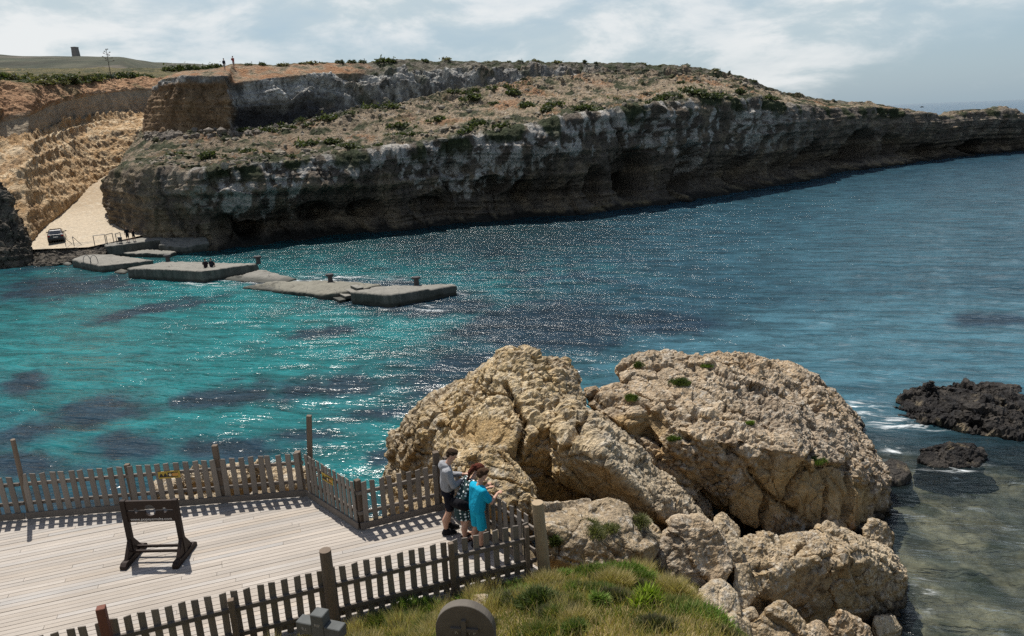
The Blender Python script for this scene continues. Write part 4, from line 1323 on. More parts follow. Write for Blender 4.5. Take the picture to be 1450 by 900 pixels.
def build_deck():
    ang = math.atan(FSL)
    ca, sa = math.cos(ang), math.sin(ang)
    bm = bmesh.new()
    w, gap = .112, .010
    tones = []
    lay = bm.verts.layers.float_color.new('tone')
    k0 = int((5.0 * ca - 0) / w)
    for k in range(20, 180):
        lo = k * w
        edges = []
        s = -18 + random.random() * 3
        while s < 6:
            e = s + random.choice((3.0, 3.6, 4.2, 4.8))
            edges.append((s, e)); s = e + .006
        for (s, e) in edges:
            tone = 0.35 + random.gauss(0, .022)
            warm = random.gauss(0, .006)
            col = (tone + warm, tone * .895, tone * .785 - warm, 1)
            for dk in DECKS:
                p = clip_half(dk, sa, -ca, -lo)           # -sa x + ca y >= lo
                p = clip_half(p, -sa, ca, lo + w - gap) if len(p) > 2 else p
                p = clip_half(p, -ca, -sa, -s) if len(p) > 2 else p
                p = clip_half(p, ca, sa, e) if len(p) > 2 else p
                if len(p) < 3: continue
                dz = random.gauss(0, .0015)
                top = [bm.verts.new((x, y, DZ + dz)) for x, y in p]
                bot = [bm.verts.new((x, y, DZ - .03)) for x, y in p]
                for vv in top + bot: vv[lay] = col
                try:
                    bm.faces.new(top); bm.faces.new(bot[::-1])
                    n = len(p)
                    for i in range(n):
                        bm.faces.new((top[i - 1], bot[i - 1], bot[i], top[i]))
                except ValueError:
                    pass
    bmesh.ops.recalc_face_normals(bm, faces=bm.faces[:])
    me = bpy.data.meshes.new('deck'); bm.to_mesh(me); bm.free()
    root = link('deck', me, M_DECK)
    setp(root, 'pale weathered boardwalk deck inside the picket fences', kind='structure')
    m = MB()
    for a, b in zip(DECK, DECK[1:]):
        m.beam((*a, DZ - .1), (*b, DZ - .1), .045, .13)
    m.build('fascia_board', mat_wood('pale_fascia_wood', (.48, .42, .34), (1, 6, 6)), root)
    m = MB()
    for x in np.arange(-15, 0, 1.6):
        y0 = FA[1] + FSL * (x - FA[0]) + .15
        y1 = min(13.0 + .06 * (x + 16), 13.2) if x < -3.4 else 12.4
        m.beam((x, y0, DZ - .1), (x, y1, DZ - .1), .06, .12)
        m.tube((x, y0 + .2, DZ - .16), (x, y0 + .2, 4.6), .06, seg=8)
    m.build('joist', M_RAIL, root)


build_deck()

# ------------------------------------------------------------------ picket fences
_pick = {}


def picket_mesh(w, h, t, k):
    key = (w, h, k)
    if key not in _pick:
        m = MB()
        rnd = random.Random(k)
        j = rnd.uniform(-.012, .012)
        m.prism([(-w / 2, -t / 2, 0), (w / 2, -t / 2, 0), (w / 2 - .002, -t / 2, h + j), (-w / 2 + .002, -t / 2, h - j)], (0, t, 0))
        _pick[key] = m.mesh('picket', .004)
        _pick[key].materials.append(M_PICKET)
    return _pick[key]


def fence(label, p0, p1, out_sign, pw=.118, pitch=.196, h=1.0, z0=.03, posts=(), kick=True, rail_z=(.33, .78), group='picket fences around the deck', skip=()):
    p0, p1 = np.array(p0, float), np.array(p1, float)
    d = p1 - p0
    L = np.linalg.norm(d)
    ang = math.atan2(d[1], d[0])
    root = empty('picket_fence', (p0[0], p0[1], DZ), ang, label, 'fence', group)
    n = int(L / pitch)
    off = (L - (n - 1) * pitch) / 2
    for i in range(n):
        s = off + i * pitch
        o = link('picket', picket_mesh(pw, h + z0, .024, i % 9), None, root)
        o.location = (s + random.gauss(0, .004), 0, z0)
        o.rotation_euler = (random.gauss(0, .008), random.gauss(0, .012), 0)
    o_y = out_sign * .045
    for rz in rail_z:
        m = MB(); m.box((L / 2, o_y, rz + z0), (L - .02, .045, .075)); m.build('rail', M_RAIL, root, .004)
    if kick:
        m = MB(); m.box((L / 2, -out_sign * .03, .10), (L - .02, .026, .15)); m.build('kickboard', M_RAIL, root, .003)
    for s, hh, ww, kind in posts:
        m = MB()
        if kind == 'round':
            m.tube((s, o_y * 2.4, -.6), (s, o_y * 2.4, hh), ww * 1.05, ww * .93, 14)
            m.build('post', M_POST, root, 0)
        elif kind == 'red':
            m.box((s, o_y * 2.2, hh / 2 - .2), (ww, ww, hh + .4)); m.build('post', M_REDPOST, root, .008)
        elif kind == 'log':
            m.tube((s, o_y * 2.4, -.8), (s, o_y * 2.4, hh), ww * 1.08, ww * .95, 16)
            m.build('post', M_LOG, root, 0)
        else:
            m.box((s, o_y * 2.0, hh / 2 - .25), (ww, ww, hh + .5)); m.build('post', M_POST, root, .006)
    return root


c1, c2, c3, c4 = (-4.70, 14.10), (-3.24, 12.64), (-1.60, 13.31), (0.22, 11.13)
# far side, in two lengths that meet at the tall pole
pA, pB = (-10.62, 13.60), (-16.0, 13.13)
f_far = fence('long grey picket fence along the seaward edge of the deck', pA, c1, 1, posts=[(2.22, 1.07, .1, 'sq'), (4.1, 1.36, .11, 'sq'), (5.82, 1.06, .12, 'sq')], h=1.0)
f_left = fence('left end of the grey picket fence beyond the tall thin pole', pB, pA, 1, posts=[], h=.96)
f_corner = fence('short picket fence with yellow sign running from the tall corner pole towards the viewer', c1, c2, 1, posts=[(1.99, 1.08, .11, 'sq')], pitch=.165, pw=.11)
f_mid = fence('short picket fence in front of the cream rocks, left of the man in grey', c2, c3, 1, posts=[(1.70, 1.32, .12, 'sq')], pitch=.187, pw=.105)
f_right = fence('picket fence the three people lean on', c3, c4, 1, pitch=.19, pw=.115, posts=[(.06, 1.22, .1, 'sq')])
f_near = fence('near picket fence with dark rails along the grassy bank', (-16.0, 5.54), (.26, 11.115), -1, pitch=.187, pw=.106, kick=False, rail_z=(.24, .70), z0=.0, h=1.0,
               posts=[(10.38, 1.30, .12, 'red'), (12.1, .92, .09, 'sq'), (13.58, 1.42, .10, 'round'), (15.62, 1.02, .085, 'sq'), (17.0, .99, .07, 'sq')])
m = MB(); m.box((14.9, .055, .12), (4.3, .028, .16)); m.build('kickboard', M_RAIL, f_near, .003)
# free-standing poles
def pole(label, base, top, r, mat, name='pole', sq=False):
    m = MB()
    b, t_ = Vector(base), Vector(top)
    if sq:
        m.beam(Vector((0, 0, 0)), t_ - b, r * 2, r * 2, (0, 1, 0))
    else:
        m.tube(Vector((0, 0, 0)), t_ - b, r * 1.05, r * .9, 14)
    o = m.build(name, mat, None, 0.004)
    o.location = b
    return setp(o, label, 'post')


pole('tall thin grey pole leaning at the left end of the far fence', (-10.66, 13.74, DZ - .4), tuple(aty(18, 622, 13.55)), .05, M_POST)
pole('tall square pole standing at the far corner of the deck', (-4.70, 14.22, DZ - .4), tuple(aty(437.5, 588, 14.24)), .05, M_POST, sq=True)
pole('thick pale log post at the right end of the near fence', (.47, 11.05, 5.0), tuple(aty(761, 711, 11.05)), .115, M_LOG)

# hazard signs on the fences
M_YEL = mat_plain('yellow_sign_paint', (.42, .29, .045), .5, nscale=14, namp=.15)
M_BLK = mat_plain('black_sign_paint', (.02, .02, .02), .5)
M_SGN = mat_plain('cream_sign_paint', (.60, .50, .30), .5)


def hazard_sign(label, p, ang, w, h, yb):
    root = empty('hazard_sign', p, ang, label, 'sign', 'yellow hazard signs on the fences')
    m = MB(); m.box((0, 0, 0), (w, .008, h)); m.build('plate', M_YEL, root, .002)
    y = -.0065 * yb
    m = MB()
    for cx in (-.36 * w, -.17 * w):
        m.prism([(cx - h * .3, y, -h * .28), (cx + h * .3, y, -h * .28), (cx, y, h * .28)], (0, -.002 * yb, 0))
    m.box((.05 * w, y, 0), (h * .62, .003, h * .62))
    m.box((.27 * w, y, h * .3), (w * .3, .003, h * .10)); m.box((.27 * w, y, -h * .3), (w * .26, .003, h * .08))
    m.build('pictogram', M_BLK, root)
    m = MB()
    m.ball((.05 * w, y - .004 * yb, 0), (h * .18, .002, h * .2), 2)
    m.build('pictogram_centre', M_SGN, root)
    m = MB(); m.box((.27 * w, y, 0), (w * .3, .003, h * .34)); m.build('text_panel', mat_plain('orange_sign_paint', (.55, .26, .06), .5), root)
    return root


def along(p0, p1, s, z, off):
    p0, p1 = np.array(p0), np.array(p1)
    d = (p1 - p0) / np.linalg.norm(p1 - p0)
    nrm = np.array([d[1], -d[0]])
    q = p0 + d * s + nrm * off
    return (q[0], q[1], DZ + z), math.atan2(d[1], d[0])


q, a_ = along(pA, c1, 3.1, .80, .024)
hazard_sign('yellow hazard sign with black symbols on the long far fence', q, a_, .46, .17, 1)
q, a_ = along(c1, c2, 1.02, .80, .024)
hazard_sign('yellow hazard sign on the short fence by the corner pole', q, a_, .42, .17, 1)

# ------------------------------------------------------------------ pillory (stocks) on the deck
def build_stocks():
    ox, oy = -7.0, 11.98
    root = empty('pillory', (ox, oy, DZ), -.03, 'dark wooden pillory with head and wrist holes standing on the pale deck', 'pillory')
    W = .50
    for s in (-1, 1):
        x = s * W
        m = MB()
        prof = [(-.40, 0), (.40, 0), (.40, .07), (.33, .12), (-.33, .12), (-.40, .07)]
        m.prism([(x - .06, y, z) for y, z in prof], (.12, 0, 0))
        m.build('foot', M_STOCKS, root, .006)
        m = MB(); m.box((x, 0, .12 + .565), (.10, .085, 1.13)); m.build('upright', M_STOCKS, root, .006)
        m = MB()
        for t in (-1, 1):
            m.prism([(x - .035, t * .05, .121), (x - .035, t * .27, .121), (x - .035, t * .05, .43)], (.07, 0, 0))
        m.build('brace', M_STOCKS, root, .004)
    for y in (-.085, .085):
        m = MB(); m.box((0, y, .20), (2 * W - .1, .04, .05)); m.build('stretcher', M_STOCKS, root, .004)

    def half(z0, z1, lower):
        """board half with semicircular notches on the split line"""
        pts = []
        line = z1 if lower else z0
        sgn = -1 if lower else 1
        notch = [(-.28, .042), (0, .105), (.28, .042)]
        pts.append((-W + .05, line))
        for cx, r in notch:
            for k in range(0, 13):
                a = math.pi * k / 12
                pts.append((cx - r * math.cos(a), line + sgn * r * math.sin(a)))
        pts.append((W - .05, line))
        oth = z0 if lower else z1
        pts += [(W - .05, oth), (-W + .05, oth)]
        m = MB(); m.prism([(x, -.022, z) for x, z in pts], (0, .044, 0))
        return m
    half(.795, 1.02, True).build('lower_board', M_STOCKS, root)
    half(1.048, 1.235, False).build('upper_board', M_STOCKS, root)
    cu = bpy.data.curves.new('t', 'FONT')
    cu.body = 'www.popeyemalta.com'
    cu.size = .084; cu.align_x = 'CENTER'; cu.extrude = .0012
    tmp = bpy.data.objects.new('t', cu); COL.objects.link(tmp)
    dg = bpy.context.evaluated_depsgraph_get(); dg.update()
    me = bpy.data.meshes.new_from_object(tmp.evaluated_get(dg))
    bpy.data.objects.remove(tmp)
    o = link('lettering', me, mat_plain('white_lettering', (.62, .60, .57), .6), root)
    o.location = (0, -.0255, .825); o.rotation_euler = (math.pi / 2, 0, 0)


build_stocks()

# ------------------------------------------------------------------ grave markers at the bottom edge
M_GRAVE = mat_plain('grey_painted_grave_wood', (.085, .09, .088), .8, nscale=9, namp=.4, bump=.3)
M_GRAVE2 = mat_plain('dark_weathered_grave_stone', (.105, .092, .076), .85, nscale=5, namp=.5, bump=.4)


def text_mesh(body, size, ext=.001):
    cu = bpy.data.curves.new('t', 'FONT'); cu.body = body; cu.size = size; cu.align_x = 'CENTER'; cu.extrude = ext
    tmp = bpy.data.objects.new('t', cu); COL.objects.link(tmp)
    dg = bpy.context.evaluated_depsgraph_get(); dg.update()
    me = bpy.data.meshes.new_from_object(tmp.evaluated_get(dg))
    bpy.data.objects.remove(tmp)
    return me


M_LETTER = mat_plain('pale_carved_lettering', (.36, .35, .33), .8)


def build_cross():
    Y = 7.0
    top = aty(452, 866, Y)
    root = empty('grave_cross', (top[0], top[1], top[2] - .95), -.32, 'thick grey wooden grave cross at the bottom edge', 'grave marker')
    m = MB()
    m.box((0, 0, .475), (.165, .155, .95))
    m.box((-.188, 0, .735), (.21, .150, .15)); m.box((.188, 0, .735), (.21, .150, .15))
    m.build('cross', M_GRAVE, root, .008)
    for body, x, z in (('RIP', 0, .80), ('R.I.', -.18, .715)):
        o = link('lettering', text_mesh(body, .055), M_LETTER, root)
        o.location = (x, -.0775 if x == 0 else -.0765, z); o.rotation_euler = (math.pi / 2, 0, 0)


build_cross()


def build_headstone():
    Y = 7.1
    top = aty(657, 853, Y)
    r = .355
    root = empty('headstone', (top[0], top[1], top[2] - .95), -.16, 'round topped dark headstone with a raised cross at the bottom edge', 'grave marker')
    pts = [(-r, 0, 0), (r, 0, 0), (r, 0, .595)] + [(r * math.cos(a), 0, .595 + r * math.sin(a)) for a in np.linspace(0, math.pi, 25)[1:-1]] + [(-r, 0, .595)]
    m = MB(); m.prism([(x, -.06, z) for x, y, z in pts], (0, .13, 0)); m.build('slab', M_GRAVE2, root, .006)
    m = MB()
    m.box((0, -.079, .60), (.055, .042, .34)); m.box((-.0975, -.077, .635), (.14, .038, .045)); m.box((.0975, -.077, .635), (.14, .038, .045))
    m.build('raised_cross', M_GRAVE2, root, .004)
    for ch, x in (('R', -.10), ('I', 0.055), ('P', .12)):
        o = link('lettering', text_mesh(ch, .08), M_LETTER, root)
        o.location = (x, -.0615, .555); o.rotation_euler = (math.pi / 2, 0, 0)


build_headstone()

# ------------------------------------------------------------------ plants
def blades(n, cx, cy, rx, ry, zfun, hmin, hmax, w, cols, lean=.35, mound=0.0, dens=None):
    """n grass blades: each two triangles, bent; returns V, F, col"""
    out = []
    a = RNG.uniform(0, 2 * math.pi, n); r = np.sqrt(RNG.uniform(0, 1, n))
    x = cx + rx * r * np.cos(a); y = cy + ry * r * np.sin(a)
    if dens is not None:
        k = dens(x, y) > RNG.uniform(0, 1, n)
        x, y, r, a = x[k], y[k], r[k], a[k]
    n = len(x)
    z = zfun(x, y) + mound * np.sqrt(np.maximum(0, 1 - r ** 2))
    h = RNG.uniform(hmin, hmax, n)
    th = RNG.uniform(0, 2 * math.pi, n)
    ox = np.cos(th) * lean * h + mound * .55 * np.cos(a) * r
    oy = np.sin(th) * lean * h + mound * .55 * np.sin(a) * r
    ph = RNG.uniform(0, math.pi, n)
    wx, wy = np.cos(ph) * w, np.sin(ph) * w
    b = np.stack([x, y, z], 1)
    mid = b + np.stack([ox * .4, oy * .4, h * .6], 1)
    tip = b + np.stack([ox, oy, h], 1)
    wv = np.stack([wx, wy, 0 * wx], 1)
    V = np.stack([b - wv, b + wv, mid + wv * .7, mid - wv * .7, tip], 1).reshape(-1, 3)
    i0 = np.arange(n) * 5
    Ft = np.concatenate([np.stack([i0, i0 + 1, i0 + 2], 1), np.stack([i0, i0 + 2, i0 + 3], 1), np.stack([i0 + 3, i0 + 2, i0 + 4], 1)])
    cols = np.array(cols)
    pick = RNG.integers(0, len(cols), n)
    c = cols[pick] * RNG.uniform(.65, 1.3, n)[:, None]
    return V, Ft, np.repeat(c, 5, 0)


def join(parts):
    V, Ft, Cc, o = [], [], [], 0
    for v, f, c in parts:
        V.append(v); Ft.append(f + o); Cc.append(c); o += len(v)
    return np.concatenate(V), np.concatenate(Ft), np.concatenate(Cc)


DRY = [(.40, .31, .14), (.50, .41, .21), (.30, .24, .09), (.22, .21, .07)]
BRI = [(.12, .20, .030), (.16, .245, .045), (.09, .15, .022), (.21, .25, .07)]
GRN = [(.075, .115, .022), (.10, .15, .03), (.055, .085, .018), (.135, .165, .045)]
MIXG = GRN + DRY[2:] + [(.19, .19, .06)]


def gz(x, y): return ground_z(x, y) - .02


def build_grass():
    def front(x, y):
        line = np.minimum(FA[1] + FSL * (x - FA[0]), 12.2)
        return ((y < line - .06) & (x < 4.6)).astype(float) * (1 - .92 * sstep(x, 2.1, 3.7))

    def dryf(x, y):
        p = np.stack([x, y, 0 * x], 1)
        return front(x, y) * sstep(fbm(p * .8, 3, off=15) + .12, -.1, .25)

    def grn(x, y):
        p = np.stack([x, y, 0 * x], 1)
        return front(x, y) * sstep(-fbm(p * .8, 3, off=15) + .10, -.12, .2)
    parts = [blades(60000, -1.0, 9.3, 7.5, 3.2, gz, .06, .20, .006, DRY, .5, dens=dryf),
             blades(70000, -1.0, 9.3, 7.5, 3.2, gz, .05, .17, .008, MIXG, .5, dens=grn),
             blades(9000, -1.0, 9.3, 7.5, 3.2, gz, .22, .42, .0035, DRY, .35, dens=dryf)]
    for i in range(150):
        x, y = RNG.uniform(-7, 4.0), RNG.uniform(7.2, 12.0)
        if front(np.array([x]), np.array([y]))[0] < RNG.uniform(0.05, 1): continue
        kind = RNG.integers(0, 4)
        cl = [DRY, GRN, [(.05, .06, .022), (.075, .08, .035), (.10, .085, .05)], MIXG][kind]
        r = RNG.uniform(.10, .30)
        parts.append(blades(int(1500 * r / .2), x, y, r, r * .8, gz, .06, (.30, .15, .13, .18)[kind], (.004, .008, .007, .006)[kind], cl, .55, mound=RNG.uniform(.01, .11)))
    for i in range(70):
        x, y = RNG.uniform(-6, 3.4), RNG.uniform(8.0, 12.0)
        if front(np.array([x]), np.array([y]))[0] < RNG.uniform(0.05, 1): continue
        r = RNG.uniform(.06, .16)
        if i % 2:
            parts.append(blades(160, x, y, r, r, gz, .25, .48, .0030, [(.55, .47, .28), (.44, .36, .18), (.30, .22, .12)], .30))
        else:
            parts.append(blades(700, x, y, r * 1.5, r * 1.3, gz, .05, .13, .010, BRI, .7, mound=RNG.uniform(.04, .12)))
    V, Ft, c = join(parts)
    o = link('grass', np_mesh('grass', V, Ft, c, False), M_LEAF)
    setp(o, 'green and dry straw coloured grass on the bank below the near fence', 'grass', kind='stuff')


build_grass()


def tuft(label, p, rx, ry, h, n, bl, w, cols, name='shrub', cat='shrub', group=None, lean=.5):
    zf = lambda x, y: np.zeros_like(x)
    parts = []
    k = 9
    for i in range(k):
        a, r = RNG.uniform(0, 6.28), math.sqrt(RNG.uniform(0, 1)) * .72
        f = RNG.uniform(.28, .55)
        tint = RNG.uniform(.7, 1.2)
        cc = [tuple(np.array(q) * tint) for q in cols]
        hh = h * RNG.uniform(.45, 1.1) * (1 - .5 * r)
        for lv, nn in ((1, n // k), (.55, n // (2 * k))):
            parts.append(blades(nn, rx * r * math.cos(a), ry * r * math.sin(a), rx * f, ry * f, zf, bl * .3, bl * RNG.uniform(.8, 1.25), w * .8, cc, lean, mound=hh * lv))
    V, Ft, c = join(parts)
    me = np_mesh(name, V, Ft, c, False)
    o = link(name, me, M_LEAF)
    o.location = tuple(p)
    return setp(o, label, cat, group)


def gp(px, py, z=5.9):
    q = onz(px, py, z)
    for _ in range(4):
        q = onz(px, py, float(ground_z(np.array([q[0]]), np.array([q[1]]))[0]))
    return q


DKG = [(.055, .085, .02), (.08, .11, .03), (.10, .12, .04), (.05, .06, .02)]
OLV = [(.13, .14, .06), (.17, .17, .08), (.10, .11, .05), (.20, .19, .10)]
for px_, py_, rx, ry, h, n, bl, cols, lab in [
    (855, 822, .85, .38, .12, 5200, .13, BRI, 'large bright green fleshy mound of shore plants below the pale outcrop'),
    (780, 868, .50, .35, .30, 3200, .15, DKG, 'dark green bush on the bank right of the round headstone'),
    (975, 884, .55, .35, .18, 3200, .16, BRI, 'olive green bush at the foot of the rubble rocks'),
    (915, 868, .22, .2, .22, 500, .26, [(.24, .34, .03), (.30, .38, .05)], 'bright yellow green broad leaved plant among dry grass'),
    (520, 872, .42, .28, .26, 2400, .15, OLV, 'olive bush beside the near fence right of the grave cross'),
    (600, 868, .55, .25, .14, 2000, .15, BRI, 'low green plants left of the round headstone'),
    (700, 826, .5, .22, .20, 2200, .16, GRN, 'green tussock growing against the foot of the near fence'),
    (720, 862, .35, .3, .24, 1600, .15, OLV, 'small brown green bush behind the white stone'),
    (250, 905, .8, .3, .30, 3200, .17, GRN, 'long green tussock at the left end of the near fence')]:
    tuft(lab, gp(px_, py_), rx, ry, h, n, bl, .010 if bl < .25 else .02, cols)


def surf_hit(px, py):
    """first point of the built rocks along the sight line of a photo position"""
    dg = bpy.context.evaluated_depsgraph_get()
    d = Vector(ray(px, py)).normalized()
    ok, loc, nrm, *_ = SC.ray_cast(dg, Vector(C_), d)
    return loc if ok else None


bpy.context.view_layer.update()
for px_, py_, rx, h, n, bl, cols, lab in [
    (850, 752, .42, .22, 2200, .12, OLV, 'grey green bush on top of the pale outcrop'),
    (902, 742, .28, .22, 1300, .12, OLV, 'smaller grey green bush on the right side of the pale outcrop'),
    (786, 768, .16, .2, 900, .10, DKG, 'dark little shrub beside the thick log post'),
    (962, 543, .38, .22, 1200, .12, DKG, 'dark green cushion shrub near the top of the cracked brown boulder'),
    (894, 564, .26, .14, 800, .12, GRN, 'green cushion plant on the left shoulder of the cracked brown boulder'),
    (1062, 598, .16, .12, 500, .10, BRI, 'bright green tuft in the middle of the cracked brown boulder'),
    (955, 621, .2, .16, 600, .10, GRN, 'green tuft in the hollow left of the cracked brown face'),
    (1160, 653, .3, .12, 600, .12, GRN, 'green tuft low on the right of the cracked brown boulder'),
    (1002, 518, .2, .08, 400, .10, BRI, 'tiny green tuft on the top rim of the cracked brown boulder'),
    (905, 518, .22, .2, 600, .11, DKG, 'dark shrub at the top left rim of the cracked brown boulder')]:
    hit = surf_hit(px_, py_)
    if hit: tuft(lab, (hit.x, hit.y, hit.z - .05), rx, rx * .8, h, n, bl, .009, cols)

boulder('white weathered stone in the grass behind the round headstone', [
    [(664, 852, 9.6), (672, 842, 9.8), (690, 840, 9.8), (694, 850, 9.6), (686, 858, 9.4), (666, 860, 9.4), (680, 842, 10.2)]], .015, 'tan', .08, 211.0, name='stone', cat='stone')


def leaf_bush(n, rx, ry, rz, size, cols, gap=.35):
    """leaf faces spread through an uneven clumped volume"""
    k = 9
    cc = RNG.normal(size=(k, 3)) * .45
    cc[:, 2] = np.abs(cc[:, 2]) * .7
    which = RNG.integers(0, k, n)
    p = cc[which] + RNG.normal(size=(n, 3)) * .22
    p[:, 2] = np.abs(p[:, 2])
    p *= np.array([rx, ry, rz])
    u = RNG.normal(size=(n, 3)); u /= np.linalg.norm(u, axis=1)[:, None]
    v = np.cross(u, RNG.normal(size=(n, 3))); v /= np.linalg.norm(v, axis=1)[:, None]
    s = size * RNG.uniform(.6, 1.3, n)[:, None]
    V = np.stack([p - u * s, p + v * s * .55, p + u * s, p - v * s * .55], 1).reshape(-1, 3)
    Fq = np.arange(n * 4).reshape(n, 4)
    cols = np.array(cols)
    c = cols[RNG.integers(0, len(cols), n)] * RNG.uniform(.6, 1.3, n)[:, None]
    return np_mesh('shrub', V, Fq, np.repeat(c, 4, 0), False)


CLG = [(.05, .065, .025), (.07, .085, .035), (.09, .10, .045), (.045, .055, .025)]
CLB = [(.12, .11, .06), (.16, .15, .09), (.09, .10, .05), (.20, .17, .10)]
BUSH = [leaf_bush(420, 1, .9, .7, .16, CLG) for _ in range(5)] + [leaf_bush(380, 1, .9, .6, .16, CLB) for _ in range(3)]
for b in BUSH: b.materials.append(M_LEAF)


def cliff_bush(p, s, k, label, group, sz=1.0):
    o = link('shrub', BUSH[k])
    o.location = (p[0], p[1], p[2] - .12)
    o.scale = (s, s, s * sz)
    o.rotation_euler = (0, 0, random.uniform(0, 6.28))
    setp(o, label, 'shrub', group)


LB = 'low dark green shrub growing on the rocky terrace of the headland'
for px_, v in [(712, 2.05), (708, 2.02), (820, 2.15), (826, 2.3), (812, 2.25), (870, 2.45), (940, 2.2), (955, 2.15), (968, 2.25), (982, 2.12), (1000, 2.05), (1012, 2.1), (1025, 2.05),
               (925, 2.1), (1082, 2.1), (1090, 2.15), (655, 2.1), (575, 2.3), (560, 2.35), (585, 2.25), (470, 2.4), (440, 2.5), (620, 2.6), (700, 2.9), (750, 2.6), (770, 2.3), (900, 3.2), (960, 3.2),
               (540, 2.05), (490, 2.1), (410, 2.15), (380, 2.3), (350, 2.5), (250, 2.6), (300, 2.4), (830, 2.1), (845, 2.08), (785, 2.5), (665, 3.3), (1045, 2.3), (730, 3.2), (565, 2.6), (600, 2.2), (680, 2.2)]:
    cliff_bush(head_at(px_, v), random.uniform(.9, 2.0), random.choice((0, 1, 2, 3, 4)), LB, 'shrubs on the headland terrace', .8)
LB2 = 'dark shrub in the shade at the foot of the upper cliff'
for px_ in (345, 362, 380, 398, 415, 432, 455, 470, 490, 510, 525, 545, 560, 640, 655, 670, 700, 720, 740, 385, 440):
    cliff_bush(head_at(px_ + random.uniform(-5, 5), random.uniform(3.55, 3.95)), random.uniform(.9, 1.7), random.choice((0, 3)), LB2, 'shrubs below the upper cliff', .9)
LB3 = 'small scrubby bush on the skyline of the headland'
for px_ in (350, 372, 395, 420, 432, 446, 470, 488, 505, 536, 541, 548, 600, 630, 690, 712, 722, 735, 760, 790, 830, 845, 915, 940, 975, 1020, 1075):
    cliff_bush(head_at(px_, 5.97), random.uniform(.5, 1.1), random.choice((0, 1, 5, 6)), LB3, 'bushes on the headland skyline', .9)
for px_ in (538, 545): cliff_bush(head_at(px_, 5.9), 1.7, 0, 'large dark shrub at the highest bump of the headland skyline', 'shrubs on the skyline bump', .8)
LB4 = 'dense dark bush on the plateau above the gorge'
for px_, v, s in [(125, 6.4, 2.2), (133, 6.4, 2.4), (142, 6.35, 2.0), (118, 6.45, 1.6), (172, 6.2, 2.4), (180, 6.2, 2.6), (188, 6.15, 2.6), (196, 6.1, 2.2), (204, 6.1, 1.8), (165, 6.1, 1.5), (210, 6.05, 1.5)]:
    cliff_bush(quarry_at(px_, v), s, random.choice((0, 1, 3)), LB4, 'bushes behind the gorge', .9)
LB4b = 'pale green scrub bush on the left plateau'
for px_, v, s in [(random.uniform(-10, 200), random.uniform(6.05, 6.75), random.uniform(.8, 1.9)) for _ in range(60)] + [(0, 6.5, 2.2), (14, 6.5, 2.0), (28, 6.55, 1.8), (48, 6.5, 1.6), (60, 6.5, 1.7), (75, 6.5, 1.4), (92, 6.55, 1.4), (60, 6.05, 1.4), (70, 6.0, 1.2), (82, 6.02, 1.3), (92, 6.0, 1.0), (55, 6.05, 1.3), (105, 6.1, 1.0), (30, 6.1, 1.0), (150, 6.05, .8)]:
    cliff_bush(quarry_at(px_, v), s, random.choice((2, 4, 5, 7)), LB4b, 'scrub bushes on the left plateau', .7)
LB5 = 'round dark bush behind the orange hilltop, left of the two walkers'
for px_, py_, s in [(243, 99, 1.5), (252, 99, 1.9), (262, 100, 1.7), (276, 99, 1.6), (284, 100, 1.4), (296, 97, 1.3), (304, 95, 1.4)]:
    p = aty(px_, py_, 132); cliff_bush(p, s, random.choice((0, 1, 3)), LB5, 'bushes behind the orange hilltop', .9)


def build_scree():
    parts = []
    mb = bmesh.new(); bmesh.ops.create_icosphere(mb, subdivisions=1, radius=1)
    bv = np.array([v.co[:] for v in mb.verts]); bf = np.array([[v.index for v in f.verts] for f in mb.faces]); mb.free()
    for i in range(1500):
        x = RNG.uniform(200, 1090); v = RNG.choice([RNG.uniform(2.05, 3.9), RNG.uniform(3.4, 3.95), RNG.uniform(2.0, 2.3)])
        p = head_at(x, v)
        s = min(.12 + RNG.exponential(.13), .65)
        q = bv * (1 + .3 * RNG.normal(size=(len(bv), 1))) * np.array([s, s, s * .7]) * RNG.uniform(.7, 1.3, 3)
        t_ = RNG.uniform(.75, 1.2)
        c = np.array([.27, .235, .185]) * t_ if RNG.random() < .75 else np.array([.11, .11, .06]) * t_
        parts.append((q + p, bf, np.tile(c, (len(q), 1))))
    for i in range(90):
        x = RNG.uniform(210, 400); v = RNG.uniform(3.5, 3.98); p = head_at(x, v); s = RNG.uniform(.2, .75)
        q = bv * (1 + .25 * RNG.normal(size=(len(bv), 1))) * s
        parts.append((q + p, bf, np.tile(np.array([.22, .19, .16]) * RNG.uniform(.7, 1.1), (len(q), 1))))
    V, Ft, c = join(parts)
    o = link('scree', np_mesh('scree', V, Ft, c, False), M_CLIFF)
    setp(o, 'loose stones strewn over the headland terrace', 'stones', kind='stuff')


build_scree()

